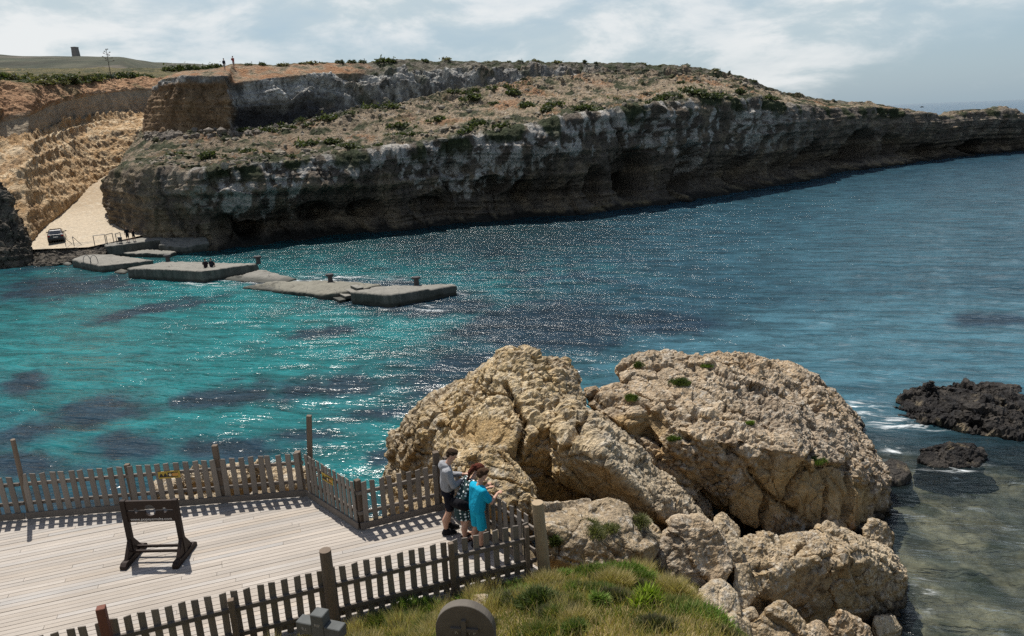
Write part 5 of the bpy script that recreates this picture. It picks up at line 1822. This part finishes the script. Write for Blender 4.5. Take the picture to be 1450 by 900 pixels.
# ------------------------------------------------------------------ tower and agave stalk on the far skyline
def build_tower():
    b = aty(109.5, 87, 640)
    root = empty('watchtower', (b[0], b[1], b[2] + 3.2), -.2, 'small square stone watchtower on the far hilltop', 'tower')
    M_T = mat_plain('tower_stone', (.23, .20, .18), .9, nscale=.6, namp=.3)
    m = MB()
    w0, w1, h = 2.3, 1.95, 7.6
    lo = [(-w0, -w0, 0), (w0, -w0, 0), (w0, w0, 0), (-w0, w0, 0)]; hi = [(-w1, -w1, h), (w1, -w1, h), (w1, w1, h), (-w1, w1, h)]
    m.hull(lo + hi); m.build('wall', M_T, root)
    m = MB()
    for sx in (-1, 1):
        m.box((sx * 1.9, 0, h + .45), (.4, 4.2, .86)); m.box((0, sx * 1.9, h + .45), (3.38, .4, .86))
    m.build('parapet', M_T, root)
    for z in (3.0, 6.2):
        m = MB(); m.box((0, -w0 + .07 * z + .22, z), (1.0, .5, 1.3)); m.build('window', M_BLK, root)
    # low field wall beside it
    a, b2 = aty(85, 91, 560), aty(140, 90.5, 560)
    m = MB(); m.beam(Vector((0, 0, 0)), Vector(b2 - a), 1.0, 2.2)
    o = m.build('field_wall', mat_plain('pale_field_wall', (.36, .34, .30), .9, nscale=.4), None)
    o.location = tuple(a); setp(o, 'long low pale field wall across the far hill', 'wall')


build_tower()


def build_agave():
    p = quarry_at(158, 6.05)
    top = aty(158, 68, p[1])
    H = top[2] - p[2]
    root = empty('agave', tuple(p), 0, 'tall bare agave flower stalk rising above the plateau bushes', 'plant')
    M_A = mat_plain('agave_stalk_brown', (.09, .075, .055), .9)
    m = MB(); m.tube((0, 0, 0), (0, 0, H), .11, .04, 8); m.build('stalk', M_A, root)
    for k in range(12):
        z = H * (.55 + .035 * k); L = 1.25 * (1 - .06 * k); a = k * 2.4
        m = MB(); e = (math.cos(a) * L, math.sin(a) * L, z + .25)
        m.tube((0, 0, z), e, .035, .03, 6); m.ball((e[0], e[1], e[2] + .08), (.2, .2, .1), 1)
        m.build('branch', M_A, root)
    m = MB()
    for k in range(18):
        a = k * 2.4; m.tube((0, 0, .1), (math.cos(a) * 1.1, math.sin(a) * 1.1, .5 + .5 * (k % 3)), .14, .02, 6)
    m.build('leaf_rosette', mat_plain('agave_leaf', (.09, .12, .09), .7), root)


build_agave()

# ------------------------------------------------------------------ jetties and quay
def slab(label, tops, depth, mat=M_CONC, name='concrete_jetty', rough=.05, tilt=None, cat='jetty', batter=.0):
    """slab from its top corners (world points); sides run down to z = -depth"""
    mb = MB()
    cen = np.mean(tops, 0)
    lo = []
    for p in tops:
        q = np.array(p) + (np.array(p) - cen) * batter; lo.append((q[0], q[1], -depth))
    mb.hull([tuple(p) for p in tops] + lo)
    me = remesh(mb.mesh('s'), .16, 1, .4)
    V, N = get_vn(me)
    V = V + N * (rough * (1.4 * fbm(V * .8, 3, off=5) + .9 * fbm(V * 3, 2, off=9) - 1.8 * sstep(fbm(V * 1.3, 2, off=15), .2, .45)))[:, None]
    base = np.array([cen[0], cen[1], 0])
    set_v(me, V - base)
    o = link(name, me, mat); o.location = base
    return setp(o, label, cat)


T = lambda x, y, z: tuple(onz(x, y, z))
slab('low square concrete jetty with a ladder, nearest the boat ramp', [T(100.7, 366.5, .95), T(121, 359.8, .95), T(160, 359.5, .95), T(217, 367.8, .85), T(143, 376.2, .8)], 1.5)
slab('long flat concrete jetty where two people sit', [T(178.5, 379, 1.1), T(238, 369, 1.1), T(368, 372.5, 1.1), T(287, 383.3, 1.2)], 1.5, rough=.06)
slab('pale sloping concrete slab between the long jetty and the washed slab', [T(312, 395, .15), T(371, 380, .75), T(420, 393.5, .25), T(395, 402, .05)], 2.0, M_CONC, name='concrete_slab', rough=.08)
slab('low sunken concrete slab washed by waves in the middle of the breakwater', [T(338, 406, .12), T(382, 398, .55), T(470, 396, .6), T(540, 402, .45), T(494, 412, .7), T(462, 417, .45)], 1.6, M_CONC2, name='concrete_slab', rough=.09)
slab('tilted concrete block with steps at the seaward end of the breakwater', [T(495, 412.5, 1.05), T(532, 405, 1.0), T(643, 400.5, .85), T(647, 403.5, .85), T(553, 416.5, 1.1)], 1.5, rough=.07)
st = empty('concrete_steps', tuple(onz(488, 424, 0)), .6, 'small flight of concrete steps between the last two breakwater slabs', 'steps')
for k in range(4):
    m = MB(); m.box((.55 * k - .5, -.1, .12 + .22 * k), (.56, 1.5, .24 + .05 * k)); m.build('step', M_CONC, st, .02)
slab('concrete quay wall beside the boat ramp under the railings', [T(150, 348.5, 1.5), T(178, 344.5, 1.5), T(236, 337, 1.55), T(225, 333, 1.6), T(160, 341, 1.65), T(147, 346, 1.6)], 1.5, name='quay', cat='quay')
slab('low concrete step block below the quay wall', [T(166, 357.5, .55), T(170, 351.5, .6), T(195, 351, .6), T(250, 355.5, .5), T(240, 359, .45)], 1.5, name='quay_step', cat='quay', rough=.08)
slab('rough concrete ledge at the foot of the dark cliff right of the quay', [T(225, 346, 1.2), T(228, 336, 1.6), T(292, 334, 1.5), T(296, 342, 1.1), T(262, 350, .8)], 1.5, name='quay_ledge', cat='quay', rough=.12)
slab('bright concrete ramp stub at the water below the rock shelf', [T(84, 371, .35), T(96, 366, .5), T(102, 372, .3), T(96, 376, .1)], 1.0, name='ramp_stub', cat='ramp')
slab('small low landing slab at the corner of the long jetty', [T(160, 384, .25), T(172, 379.5, .3), T(182, 381.5, .3), T(176, 386, .2)], 1.0, M_CONC2, name='concrete_slab')


def bollard(label, p):
    root = empty('bollard', tuple(p), 0, label, 'bollard', 'mooring bollards on the breakwater')
    m = MB(); m.tube((0, 0, -.1), (0, 0, .5), .24, .2, 12); m.build('shaft', M_METAL, root)
    m = MB(); m.tube((0, 0, .501), (0, 0, .68), .36, .33, 12); m.tube((-.42, 0, .60), (-.2, 0, .58), .07, .09, 8); m.build('cap', M_METAL, root)


for x, y, z, lab in [(238, 369.5, 1.1, 'black bollard at the landward corner of the long jetty'), (371 - 5, 371.8, 1.1, 'black bollard at the seaward corner of the long jetty'),
                     (468, 398, .62, 'black bollard on the washed low slab'), (590, 402.8, .95, 'black bollard on the tilted end block')]:
    bollard(lab, onz(x, y, z))

# hoop ladder, railings
lad = empty('ladder', tuple(onz(127, 373.5, .85)), -.25, 'curved steel ladder handrails on the low square jetty', 'ladder')
for s in (-.28, .28):
    m = MB(); pts = [(s + .0, .5 - .5 * math.cos(t) - .5, .95 * math.sin(t) ** .8) for t in np.linspace(0, math.pi, 10)]
    m.path([Vector((p[0] + (0.35 if s > 0 else 0), p[1], p[2])) for p in pts], .03, 6); m.build('hoop', M_RAILMETAL, lad)


def sloped_rail(label, x0, y0, x1, y1, ht):
    a, b = onz(x0, y0, 1.65), onz(x1, y1, 1.2)
    root = empty('handrail', tuple(a), 0, label, 'handrail', 'sloping handrails at the waterside steps')
    v = Vector(b - a)
    m = MB(); m.tube((0, 0, 0), (0, 0, ht), .035); m.build('upright', M_RAILMETAL, root)
    m = MB(); m.tube((0, 0, ht), (v.x, v.y, v.z + .35), .03); m.build('top_rail', M_RAILMETAL, root)
    m = MB(); m.tube((v.x, v.y, v.z - .2), (v.x, v.y, v.z + .35), .03); m.build('lower_upright', M_RAILMETAL, root)


sloped_rail('left sloping steel handrail below the parked car', 93.5, 349, 104, 350, 1.05)
sloped_rail('sloping steel handrail right of the first, at the steps', 105.3, 348.5, 117, 351, 1.15)


def hoop_rail(label, xa, xb, yb, ht, n=1):
    a, b = onz(xa, yb, 1.7), onz(xb, yb - 2, 1.7)
    root = empty('railing', tuple(a), 0, label, 'railing', 'inverted U railings along the quay')
    v = Vector(b - a)
    m = MB(); m.path([Vector((0, 0, -.1)), Vector((0, 0, ht)), v + Vector((0, 0, ht)), v + Vector((0, 0, -.1))], .04, 6); m.build('frame', M_RAILMETAL, root)


hoop_rail('longest inverted U railing on the quay', 134, 150, 345.5, 1.0)
hoop_rail('middle inverted U railing on the quay', 152, 161, 343.8, 1.0)
hoop_rail('right inverted U railing beside the bin', 165.5, 172, 342.6, 1.0)
b_ = onz(170.5, 342, 1.72)
root = empty('litter_bin', tuple(b_), 0, 'small dark litter bin on the quay by the railings', 'bin')
m = MB(); m.tube((0, 0, 0), (0, 0, .5), .2, .24, 12); m.build('drum', M_METAL, root)
m = MB(); m.tube((0, 0, .501), (0, 0, .55), .26, .26, 12); m.build('rim', M_RAILMETAL, root)

# ------------------------------------------------------------------ parked car (rear view on the ramp)
def build_car():
    p = onz(80.5, 341.5, 1.72)
    root = empty('parked_car', (p[0], p[1] + .2, 1.76), .50, 'black hatchback parked on the pale boat ramp', 'car')
    t = NT('black_car_paint'); t.set(Base_Color=(.012, .012, .016), Roughness=.25)
    t.b.inputs['Coat Weight'].default_value = .6
    MP = t.m
    MG = mat_plain('dark_car_glass', (.015, .02, .025), .08, .8)
    MT = mat_plain('tyre_rubber', (.02, .02, .02), .9)
    MR = mat_plain('wheel_rim_alloy', (.35, .35, .36), .35, metallic=.8)
    ML = mat_plain('red_tail_lamp', (.25, .01, .01), .2)
    # y forward; rear at y=-2
    sec = [(-2.05, .35, .95, .80), (-2.0, .30, 1.02, .86), (-1.2, .25, 1.05, .89), (1.2, .25, 1.0, .88), (1.95, .3, .85, .82), (2.1, .4, .7, .68)]
    m = MB()
    for (y0, a0, b0, w0), (y1, a1, b1, w1) in zip(sec[:-1], sec[1:]):
        m.hull([(s * w, y, z) for (y, a, b, w) in ((y0, a0, b0, w0), (y1, a1, b1, w1)) for s in (-1, 1) for z in (a, a + (b - a) * .55)] +
               [(s * w * .95, y, b) for (y, a, b, w) in ((y0, a0, b0, w0), (y1, a1, b1, w1)) for s in (-1, 1)])
    me = remesh(m.mesh('b'), .04, 4, .5)
    link('body', me, MP, root)
    m = MB()
    m.hull([(s * .78, y, .98) for s in (-1, 1) for y in (-1.95, 1.0)] + [(s * .62, y, 1.47) for s in (-1, 1) for y in (-1.35, .2)] + [(s * .60, y, 1.5) for s in (-1, 1) for y in (-1.1, 0)])
    link('cabin', remesh(m.mesh('c'), .04, 3, .5), MP, root)
    m = MB(); m.prism([(-.60, -1.90, 1.04), (.60, -1.90, 1.04), (.52, -1.50, 1.38), (-.52, -1.50, 1.38)], (0, -.02, .02)); m.build('rear_window', MG, root)
    for s in (-1, 1):
        m = MB(); m.prism([(s * .755, -1.55, 1.06), (s * .755, .75, 1.06), (s * .655, .15, 1.4), (s * .655, -1.2, 1.4)], (s * .03, 0, .01)); m.build('side_window', MG, root)
        m = MB(); m.box((s * .70, -2.03, .86), (.22, .1, .16)); m.build('tail_light', ML, root, .01)
        m = MB(); m.ball((s * .98, .75, 1.05), (.12, .07, .08), 2); m.box((s * .88, .75, 1.02), (.12, .04, .04)); m.build('wing_mirror', MP, root)
        for y in (-1.3, 1.35):
            m = MB(); m.tube((s * .72, y, .32), (s * .90, y, .32), .32, .32, 20); w = m.build('wheel', MT, root, .015)
            m = MB(); m.tube((s * .901, y, .32), (s * .915, y, .32), .2, .19, 14); m.build('rim', MR, w)
    m = MB(); m.box((0, -2.08, .72), (.5, .02, .11)); m.build('number_plate', mat_plain('white_plate', (.6, .6, .58), .5), root)
    m = MB(); m.box((0, -2.05, .42), (1.6, .12, .16)); m.build('bumper', mat_plain('black_bumper', (.02, .02, .02), .7), root, .02)


build_car()

# ------------------------------------------------------------------ people
def ico_pts(sub=2):
    b = bmesh.new(); bmesh.ops.create_icosphere(b, subdivisions=sub, radius=1)
    p = np.array([v.co[:] for v in b.verts]); b.free()
    return p


ICO = ico_pts(2)


def blob(name, prims, voxel, mat, parent, it=3):
    """prims: lists of (centre, radii); each list becomes one convex piece, all joined into one surface"""
    mb = MB()
    for pr in prims:
        pts = []
        for c, r in pr:
            r = (r, r, r) if isinstance(r, (int, float)) else r
            pts += [tuple(np.array(c) + ICO_i * np.array(r)) for ICO_i in ICO]
        mb.hull(pts)
    me = remesh(mb.mesh(name), voxel, it, .5)
    amp, fq = {'hair': (.016, 34), 'hoodie': (.011, 11), 't_shirt': (.012, 10), 'shorts': (.010, 11), 'dress': (.012, 10), 'waist_bag': (.010, 14)}.get(name, (0, 1))
    if amp:
        V, N = get_vn(me)
        Q = V * np.array([1, 1, .55 if name != 'hair' else 1])
        set_v(me, V + N * (amp * (.6 * ridged(Q * fq, 2, off=3) + fbm(Q * fq * .6, 2, off=8)))[:, None])
    return link(name, me, mat, parent)


def hand_prims(w, d, side, curl=.6, s=1.0):
    """palm, four fingers and thumb from wrist w along unit direction d"""
    w = np.array(w, float); d = np.array(d, float); d /= np.linalg.norm(d)
    lat = np.cross(d, [0, 0, 1.0]); lat /= np.linalg.norm(lat) + 1e-9
    dn = np.cross(lat, d); dn = dn if dn[2] < 0 else -dn
    pr = [[(w, .024 * s), (w + d * .05 * s, (.034 * s, .034 * s, .018 * s)), (w + d * .085 * s, (.036 * s, .036 * s, .015 * s))]]
    for k, ln in enumerate((.066, .076, .07, .055)):
        b = w + d * .088 * s + lat * (k - 1.5) * .019 * s
        m1 = b + (d * .8 + dn * curl * .5) * ln * .5 * s
        e = m1 + (d * .45 + dn * curl) * ln * .5 * s
        pr += [[(b, .0095 * s), (m1, .0088 * s)], [(m1, .0088 * s), (e, .0075 * s)]]
    tb = w + d * .03 * s + lat * side * .03 * s
    tm = tb + (d * .6 + lat * side * .7) * .035 * s
    pr += [[(tb, .013 * s), (tm, .011 * s)], [(tm, .011 * s), (tm + (d + dn * .3) * .03 * s, .009 * s)]]
    return pr


SKIN = mat_plain('skin', (.46, .27, .19), .55, nscale=20, namp=.1)
def cloth(name, col, namp=.15): return mat_plain(name, col, .9, .1, 18, namp, .3)


def head_prims(c, f, s=1.0):
    """head with jaw, nose, ears; f = facing unit vector"""
    c = np.array(c); f = np.array(f, float); f /= np.linalg.norm(f)
    lat = np.cross([0, 0, 1.0], f); lat /= np.linalg.norm(lat); up = np.cross(f, lat)
    e = lambda a, b, d: c + (f * a + lat * b + up * d) * s
    pr = [[(e(-.015, 0, .025), .09 * s), (e(.03, 0, .02), .078 * s)], [(e(.035, 0, .0), .066 * s), (e(.055, 0, -.075), .036 * s), (e(0, 0, -.05), .06 * s)],
          [(e(.095, 0, .0), .012 * s), (e(.115, 0, -.025), .014 * s)], [(e(.088, 0, -.058), (.014 * s, .02 * s, .007 * s)), (e(.086, 0, -.062), (.012 * s, .02 * s, .007 * s))]]
    for k in (-1, 1):
        pr += [[(e(-.005, k * .085, -.005), (.02 * s, .012 * s, .03 * s)), (e(-.012, k * .09, .0), (.014 * s, .009 * s, .022 * s))]]
    return pr, e


def eyes(root, e, f, mat, s=1.0):
    for k in (-1, 1):
        m = MB()
        m.ball(tuple(e(.092, k * .033, .004)), (.010 * s,) * 3, 2)
        m.build('eye', mat, root, 0, True)


M_EYE = mat_plain('eye_dark', (.03, .025, .02), .3)

VX = .0095


def man_grey():
    root = empty('person', (-1.40, 12.47, DZ), .20, 'tallest person, in grey hoodie and black shorts, leaning on the fence', 'person')
    hd, e = head_prims((.12, 0, 1.665), (.9, -.05, -.38))
    bod = hd + [[((.02, 0, 1.46), .062), ((.10, 0, 1.60), .055)],
                [((0, .11, 1.40), (.09, .09, .08)), ((0, -.11, 1.40), (.09, .09, .08)), ((0, 0, 1.1), (.10, .14, .1))], [((0, 0, 1.1), (.10, .14, .1)), ((0, 0, .93), (.11, .155, .1))]]
    for s in (-1, 1):
        h, k, a = (.0, s * .09, .90), (.03 if s > 0 else -.02, s * .10, .50), (-.02 if s > 0 else -.10, s * .10, .09)
        bod += [[(h, .088), (k, .058)], [(k, .056), ((a[0] - .01, a[1], .33), .056), ((a[0], a[1], .14), .038)], [((a[0], a[1], .12), .04), ((a[0] + .13, a[1], .045), .035)]]
        sh, el, wr = (0, s * .19, 1.40), (.10, s * .24, 1.13), (.34, s * .10, 1.17)
        bod += [[(sh, .058), (el, .045)], [(el, .043), (wr, .030)]] + hand_prims(wr, (.9, -s * .25, .1), -s, .7)
    blob('body', bod, VX, SKIN, root)
    eyes(root, e, None, M_EYE)
    g = cloth('grey_sweatshirt', (.27, .275, .29))
    h = [[((0, .13, 1.40), (.105, .10, .085)), ((0, -.13, 1.40), (.105, .10, .085)), ((-.01, 0, 1.1), (.13, .175, .12)), ((0, 0, .99), (.135, .185, .06))],
         [((-.02, .09, 1.475), .05), ((-.02, -.09, 1.475), .05), ((-.09, 0, 1.46), (.06, .10, .07)), ((-.08, 0, 1.53), (.045, .08, .035))]]
    for s in (-1, 1):
        h += [[((0, s * .18, 1.405), .077), ((.10, s * .245, 1.13), .062)], [((.10, s * .245, 1.13), .062), ((.29, s * .13, 1.162), .045)]]
    blob('hoodie', h, VX, g, root)
    sh = [[((0, 0, .97), (.125, .17, .06)), ((0, 0, .86), (.13, .18, .07))]]
    for s in (-1, 1):
        sh += [[((0, s * .09, .86), .102), ((.02, s * .10, .55), (.092, .085, .03))]]
    blob('shorts', sh, VX, cloth('black_shorts', (.014, .014, .02)), root)
    for s in (-1, 1):
        ax = -.02 if s > 0 else -.10
        blob('shoe', [[((ax - .04, s * .1, .05), (.05, .045, .05)), ((ax + .17, s * .1, .035), (.055, .045, .033)), ((ax, s * .1, .12), (.05, .048, .05))]], VX, cloth('black_shoes', (.015, .015, .017)), root)
    blob('hair', [[(e(-.02, 0, .055), (.098, .093, .075)), (e(.05, 0, .085), (.05, .075, .04))], [(e(-.06, 0, .0), (.045, .08, .06)), (e(-.04, 0, .05), .07)]], VX, cloth('dark_brown_hair', (.035, .022, .014), .4), root, 2)


def woman():
    root = empty('person', (-1.10, 12.16, DZ), .62, 'person in dark polka dot dress with red ponytail, bending over the fence', 'person')
    hd, e = head_prims((.42, .03, 1.36), (.8, 0, -.6), .97)
    bod = hd + [[((.22, 0, 1.22), .05), ((.36, .02, 1.31), .048)], [((.2, .1, 1.18), (.08, .08, .07)), ((.2, -.1, 1.18), (.08, .08, .07)), ((.08, 0, 1.0), (.1, .12, .08))], [((.08, 0, 1.0), (.1, .12, .08)), ((0, 0, .86), (.115, .16, .09))]]
    for s in (-1, 1):
        k, a = (.02, s * .09, .46), (-.05 if s < 0 else .06, s * .085, .08)
        bod += [[((0, s * .085, .84), .09), (k, .055)], [(k, .053), ((a[0] - .01, a[1], .30), .052), ((a[0], a[1], .12), .034)], [((a[0] - .02, a[1], .06), .036), ((a[0] + .15, a[1], .03), .03)]]
        sh, el, wr = (.21, s * .165, 1.19), (.36, s * .2, 1.02), (.52, s * .10, 1.06)
        bod += [[(sh, .048), (el, .037)], [(el, .036), (wr, .025)]] + hand_prims(wr, (.9, -s * .2, .0), -s, .8, .92)
    blob('body', bod, VX, SKIN, root)
    eyes(root, e, None, M_EYE, .97)
    t = NT('polka_dot_fabric')
    v = t.node('ShaderNodeTexVoronoi', {'Scale': 15.0, 'Randomness': .35})
    t.l.new(t.pos(), v.inputs['Vector'])
    t.set(Base_Color=t.mix(t.ramp(v.outputs['Distance'], .34, .30), (.006, .03, .032), (.72, .74, .72)), Roughness=.9)
    dr = [[((.2, .11, 1.19), (.095, .085, .075)), ((.2, -.11, 1.19), (.095, .085, .075)), ((.07, 0, .99), (.125, .145, .08))], [((.07, 0, .99), (.125, .145, .08)), ((-.01, 0, .85), (.15, .19, .08)), ((.0, 0, .53), (.17, .205, .02))]]
    for s in (-1, 1): dr += [[((.21, s * .16, 1.195), .062), ((.29, s * .185, 1.10), .055)]]
    blob('dress', dr, VX, t.m, root)
    b = blob('waist_bag', [[((-.13, -.13, .90), (.09, .10, .10)), ((-.15, .03, .86), (.08, .12, .09)), ((-.05, -.2, .84), (.09, .06, .10))]], VX, cloth('black_bag', (.008, .008, .010)), root)
    for s in (-1, 1):
        ax = -.05 if s < 0 else .06
        blob('sandal', [[((ax - .05, s * .085, .02), (.04, .038, .02)), ((ax + .15, s * .085, .015), (.05, .042, .016))], [((ax + .08, s * .085, .05), (.02, .045, .02)), ((ax + .09, s * .085, .02), (.02, .045, .02))]], VX, cloth('dark_sandals', (.03, .02, .018)), root)
    hr = cloth('red_brown_hair', (.075, .022, .014), .4)
    blob('hair', [[(e(-.03, 0, .05), (.1, .092, .075)), (e(.03, 0, .085), (.06, .07, .035))], [(e(-.09, 0, .03), .035), (e(-.15, 0, .02), .04), (e(-.19, -.02, -.10), .03)], [(e(-.19, -.02, -.10), .03), (e(-.16, -.04, -.26), .014)]], VX, hr, root, 2)


def boy():
    root = empty('person', (-.80, 11.86, DZ), .66, 'person in turquoise t-shirt and shorts seen from behind at the fence', 'person')
    hd, e = head_prims((.16, 0, 1.50), (.93, -.1, -.35), .98)
    bod = hd + [[((.06, 0, 1.30), .055), ((.14, 0, 1.44), .05)], [((.05, .1, 1.25), (.085, .085, .075)), ((.05, -.1, 1.25), (.085, .085, .075)), ((.02, 0, 1.0), (.10, .13, .09))], [((.02, 0, 1.0), (.10, .13, .09)), ((0, 0, .84), (.105, .15, .09))]]
    for s in (-1, 1):
        k, a = (.03, s * .10, .45), (-.03, s * .105, .08)
        bod += [[((0, s * .085, .82), .084), (k, .055)], [(k, .053), ((a[0] - .01, a[1], .30), .053), ((a[0], a[1], .12), .036)], [((a[0], a[1], .11), .038), ((a[0] + .13, a[1], .04), .033)]]
        sh, el, wr = (.05, s * .175, 1.25), (.16, s * .245, 1.02), (.39, s * .14, 1.085)
        bod += [[(sh, .052), (el, .04)], [(el, .039), (wr, .027)]] + hand_prims(wr, (.95, -s * .2, .08), -s, .7, .95)
    blob('body', bod, VX, SKIN, root)
    eyes(root, e, None, M_EYE, .98)
    tq = cloth('turquoise_cotton', (.010, .30, .46), .10)
    sh = [[((.05, .12, 1.255), (.098, .095, .08)), ((.05, -.12, 1.255), (.098, .095, .08)), ((.02, 0, 1.0), (.125, .165, .08)), ((0, 0, .84), (.135, .185, .05))]]
    for s in (-1, 1): sh += [[((.05, s * .165, 1.26), .072), ((.115, s * .225, 1.09), .068)]]
    blob('t_shirt', sh, VX, tq, root)
    st_ = [[((0, 0, .86), (.118, .165, .05)), ((0, 0, .78), (.125, .17, .06))]]
    for s in (-1, 1): st_ += [[((0, s * .09, .78), .095), ((.02, s * .10, .47), (.095, .088, .025))]]
    blob('shorts', st_, VX, cloth('turquoise_shorts', (.012, .34, .50), .10), root)
    for s in (-1, 1):
        blob('shoe', [[((-.07, s * .105, .045), (.05, .042, .045)), ((.13, s * .105, .033), (.055, .043, .03)), ((-.03, s * .105, .11), (.046, .044, .04))]], VX, cloth('dark_trainers', (.025, .025, .03)), root)
    blob('hair', [[(e(-.02, 0, .055), (.097, .092, .075)), (e(.05, 0, .088), (.05, .072, .04))], [(e(-.065, 0, .0), (.04, .076, .06)), (e(-.04, 0, .05), .07)]], VX, cloth('brown_hair', (.05, .028, .016), .4), root, 2)


man_grey(); woman(); boy()


def far_person(label, p, rz, top, bottom, hair=(.03, .02, .015), sit=False, h=1.74, arms='down', hat=False):
    root = empty('person', tuple(p), rz, label, 'person')
    k = h / 1.74
    vx = .024
    if not sit:
        hd, e = head_prims((.02, 0, 1.63), (1, 0, -.1))
        bod = hd + [[((0, 0, 1.42), .055), ((.01, 0, 1.56), .05)], [((0, .11, 1.36), (.08, .08, .07)), ((0, -.11, 1.36), (.08, .08, .07)), ((0, 0, .95), (.10, .15, .09))]]
        up = [[((0, .12, 1.36), (.1, .1, .085)), ((0, -.12, 1.36), (.1, .1, .085)), ((0, 0, .93), (.125, .175, .06))]]
        lo = [[((0, 0, .95), (.115, .165, .06)), ((0, 0, .84), (.12, .17, .06))]]
        for s in (-1, 1):
            ft = .08 * s
            bod += [[((0, s * .09, .88), .08), ((.02 + ft * .5, s * .1, .48), .056)], [((.02 + ft * .5, s * .1, .48), .055), ((ft, s * .1, .1), .04)], [((ft, s * .1, .06), .05), ((ft + .15, s * .1, .035), .035)]]
            lo += [[((0, s * .09, .85), .098), ((.02 + ft * .5, s * .1, .50), .08)]]
            if arms == 'down': el, wr = (-.02, s * .24, 1.1), (.1, s * .24, .88)
            else: el, wr = (.12, s * .25, 1.16), (.25, s * .08, 1.42)
            bod += [[((0, s * .19, 1.36), .05), (el, .042)], [(el, .04), (wr, .03)]] + hand_prims(wr, (.6, 0, -.5 if arms == 'down' else .5), -s)
            up += [[((0, s * .18, 1.37), .07), (el, .06)]]
    else:
        hd, e = head_prims((.06, 0, .78), (1, 0, -.1))
        bod = hd + [[((.03, 0, .58), .055), ((.05, 0, .70), .05)], [((.02, .11, .54), (.08, .08, .07)), ((.02, -.11, .54), (.08, .08, .07)), ((0, 0, .12), (.11, .16, .1))]]
        up = [[((.02, .12, .54), (.1, .1, .085)), ((.02, -.12, .54), (.1, .1, .085)), ((0, 0, .14), (.13, .18, .06))]]
        lo = [[((0, 0, .11), (.13, .175, .1))]]
        for s in (-1, 1):
            kn, an = (.36, s * .13, .40), (.42, s * .12, .07)
            bod += [[((.05, s * .1, .12), .085), (kn, .06)], [(kn, .056), (an, .04)], [((an[0], an[1], .05), .042), ((an[0] + .15, an[1], .035), .033)]]
            lo += [[((.05, s * .1, .13), .1), (kn, .075)], [(kn, .07), ((.41, s * .12, .16), .055)]]
            bod += [[((.02, s * .19, .54), .05), ((.14, s * .24, .36), .042)], [((.14, s * .24, .36), .04), ((.34, s * .16, .44), .03)]] + hand_prims((.34, s * .16, .44), (.8, 0, -.2), -s)
            up += [[((.02, s * .18, .55), .07), ((.14, s * .24, .36), .058)], [((.14, s * .24, .36), .056), ((.26, s * .2, .40), .045)]]
    b = blob('body', bod, vx, SKIN, root, 2); blob('top', up, vx, cloth('top_cloth', top), root, 2); blob('trousers', lo, vx, cloth('leg_cloth', bottom), root, 2)
    blob('hair', [[(e(-.02, 0, .055), (.098, .093, .075)), (e(.04, 0, .08), (.05, .07, .04))]], vx, cloth('far_hair', hair), root, 2)
    root.scale = (k, k, k)
    return root


pw1, pw2 = head_at(318, 5.55), head_at(331, 5.78)
p1 = aty(318, 95.5, pw1[1]); p2 = aty(331, 92.5, pw2[1])


def drop(p, src=HG):
    """height of the headland right under a point"""
    i = np.argmin((src[:, :, 0] - p[0]) ** 2 + (src[:, :, 1] - p[1]) ** 2 + 0 * src[:, :, 2])
    return float(src.reshape(-1, 3)[i, 2])


far_person('walker in dark jacket and light trousers on the orange hilltop', (p1[0], p1[1], drop(p1) - .02), 1.2, (.015, .02, .035), (.34, .32, .30))
far_person('walker in red top standing on the hilltop skyline', (p2[0], p2[1], drop(p2) - .02), -1.9, (.26, .035, .04), (.30, .22, .2), arms='up')
s1 = onz(291.5, 379, 1.14); s2 = onz(299.5, 378.2, 1.14)
far_person('left of two people sitting on the long jetty', (s1[0], s1[1], 1.14), 1.9, (.03, .02, .022), (.02, .02, .025), sit=True)
far_person('right of two people sitting on the long jetty', (s2[0], s2[1], 1.14), 1.5, (.02, .02, .028), (.02, .02, .02), sit=True)
q1 = onz(181.5, 339.8, 1.75); q2 = onz(190, 338.8, 1.75); q3 = onz(194, 338.4, 1.75)
far_person('dark clothed person standing on the quay beside the bin', (q1[0], q1[1], 1.62), -1.2, (.012, .012, .014), (.012, .012, .014))
far_person('dark clothed person bending over gear on the quay under the cliff', (q2[0], q2[1], 1.62), -.8, (.015, .014, .016), (.012, .012, .014), h=1.5, arms='up')

# small motor boat far out at sea
bp = onz(1305.5, 151.8, 0)
bp = C_ + (bp - C_) * 1.0
root = empty('boat', (bp[0], bp[1], 0), .3, 'tiny dark boat far out on the sea under the horizon', 'boat')
m = MB(); L = 6.0
m.hull([(-L, -1.3, .0), (-L, 1.3, 0), (L * .6, -1.3, 0), (L * .6, 1.3, 0), (L * 1.1, 0, .2), (-L, -1.6, 1.6), (-L, 1.6, 1.6), (L * .6, -1.5, 1.8), (L * .6, 1.5, 1.8), (L * 1.3, 0, 2.1)]); m.build('hull', M_METAL, root)
m = MB(); m.hull([(-3, -1.1, 1.6), (-3, 1.1, 1.6), (2.5, -1.1, 1.7), (2.5, 1.1, 1.7), (-2.6, -1, 3.4), (-2.6, 1, 3.4), (1.2, -1, 3.4), (1.2, 1, 3.4)]); m.build('cabin', M_RAILMETAL, root)
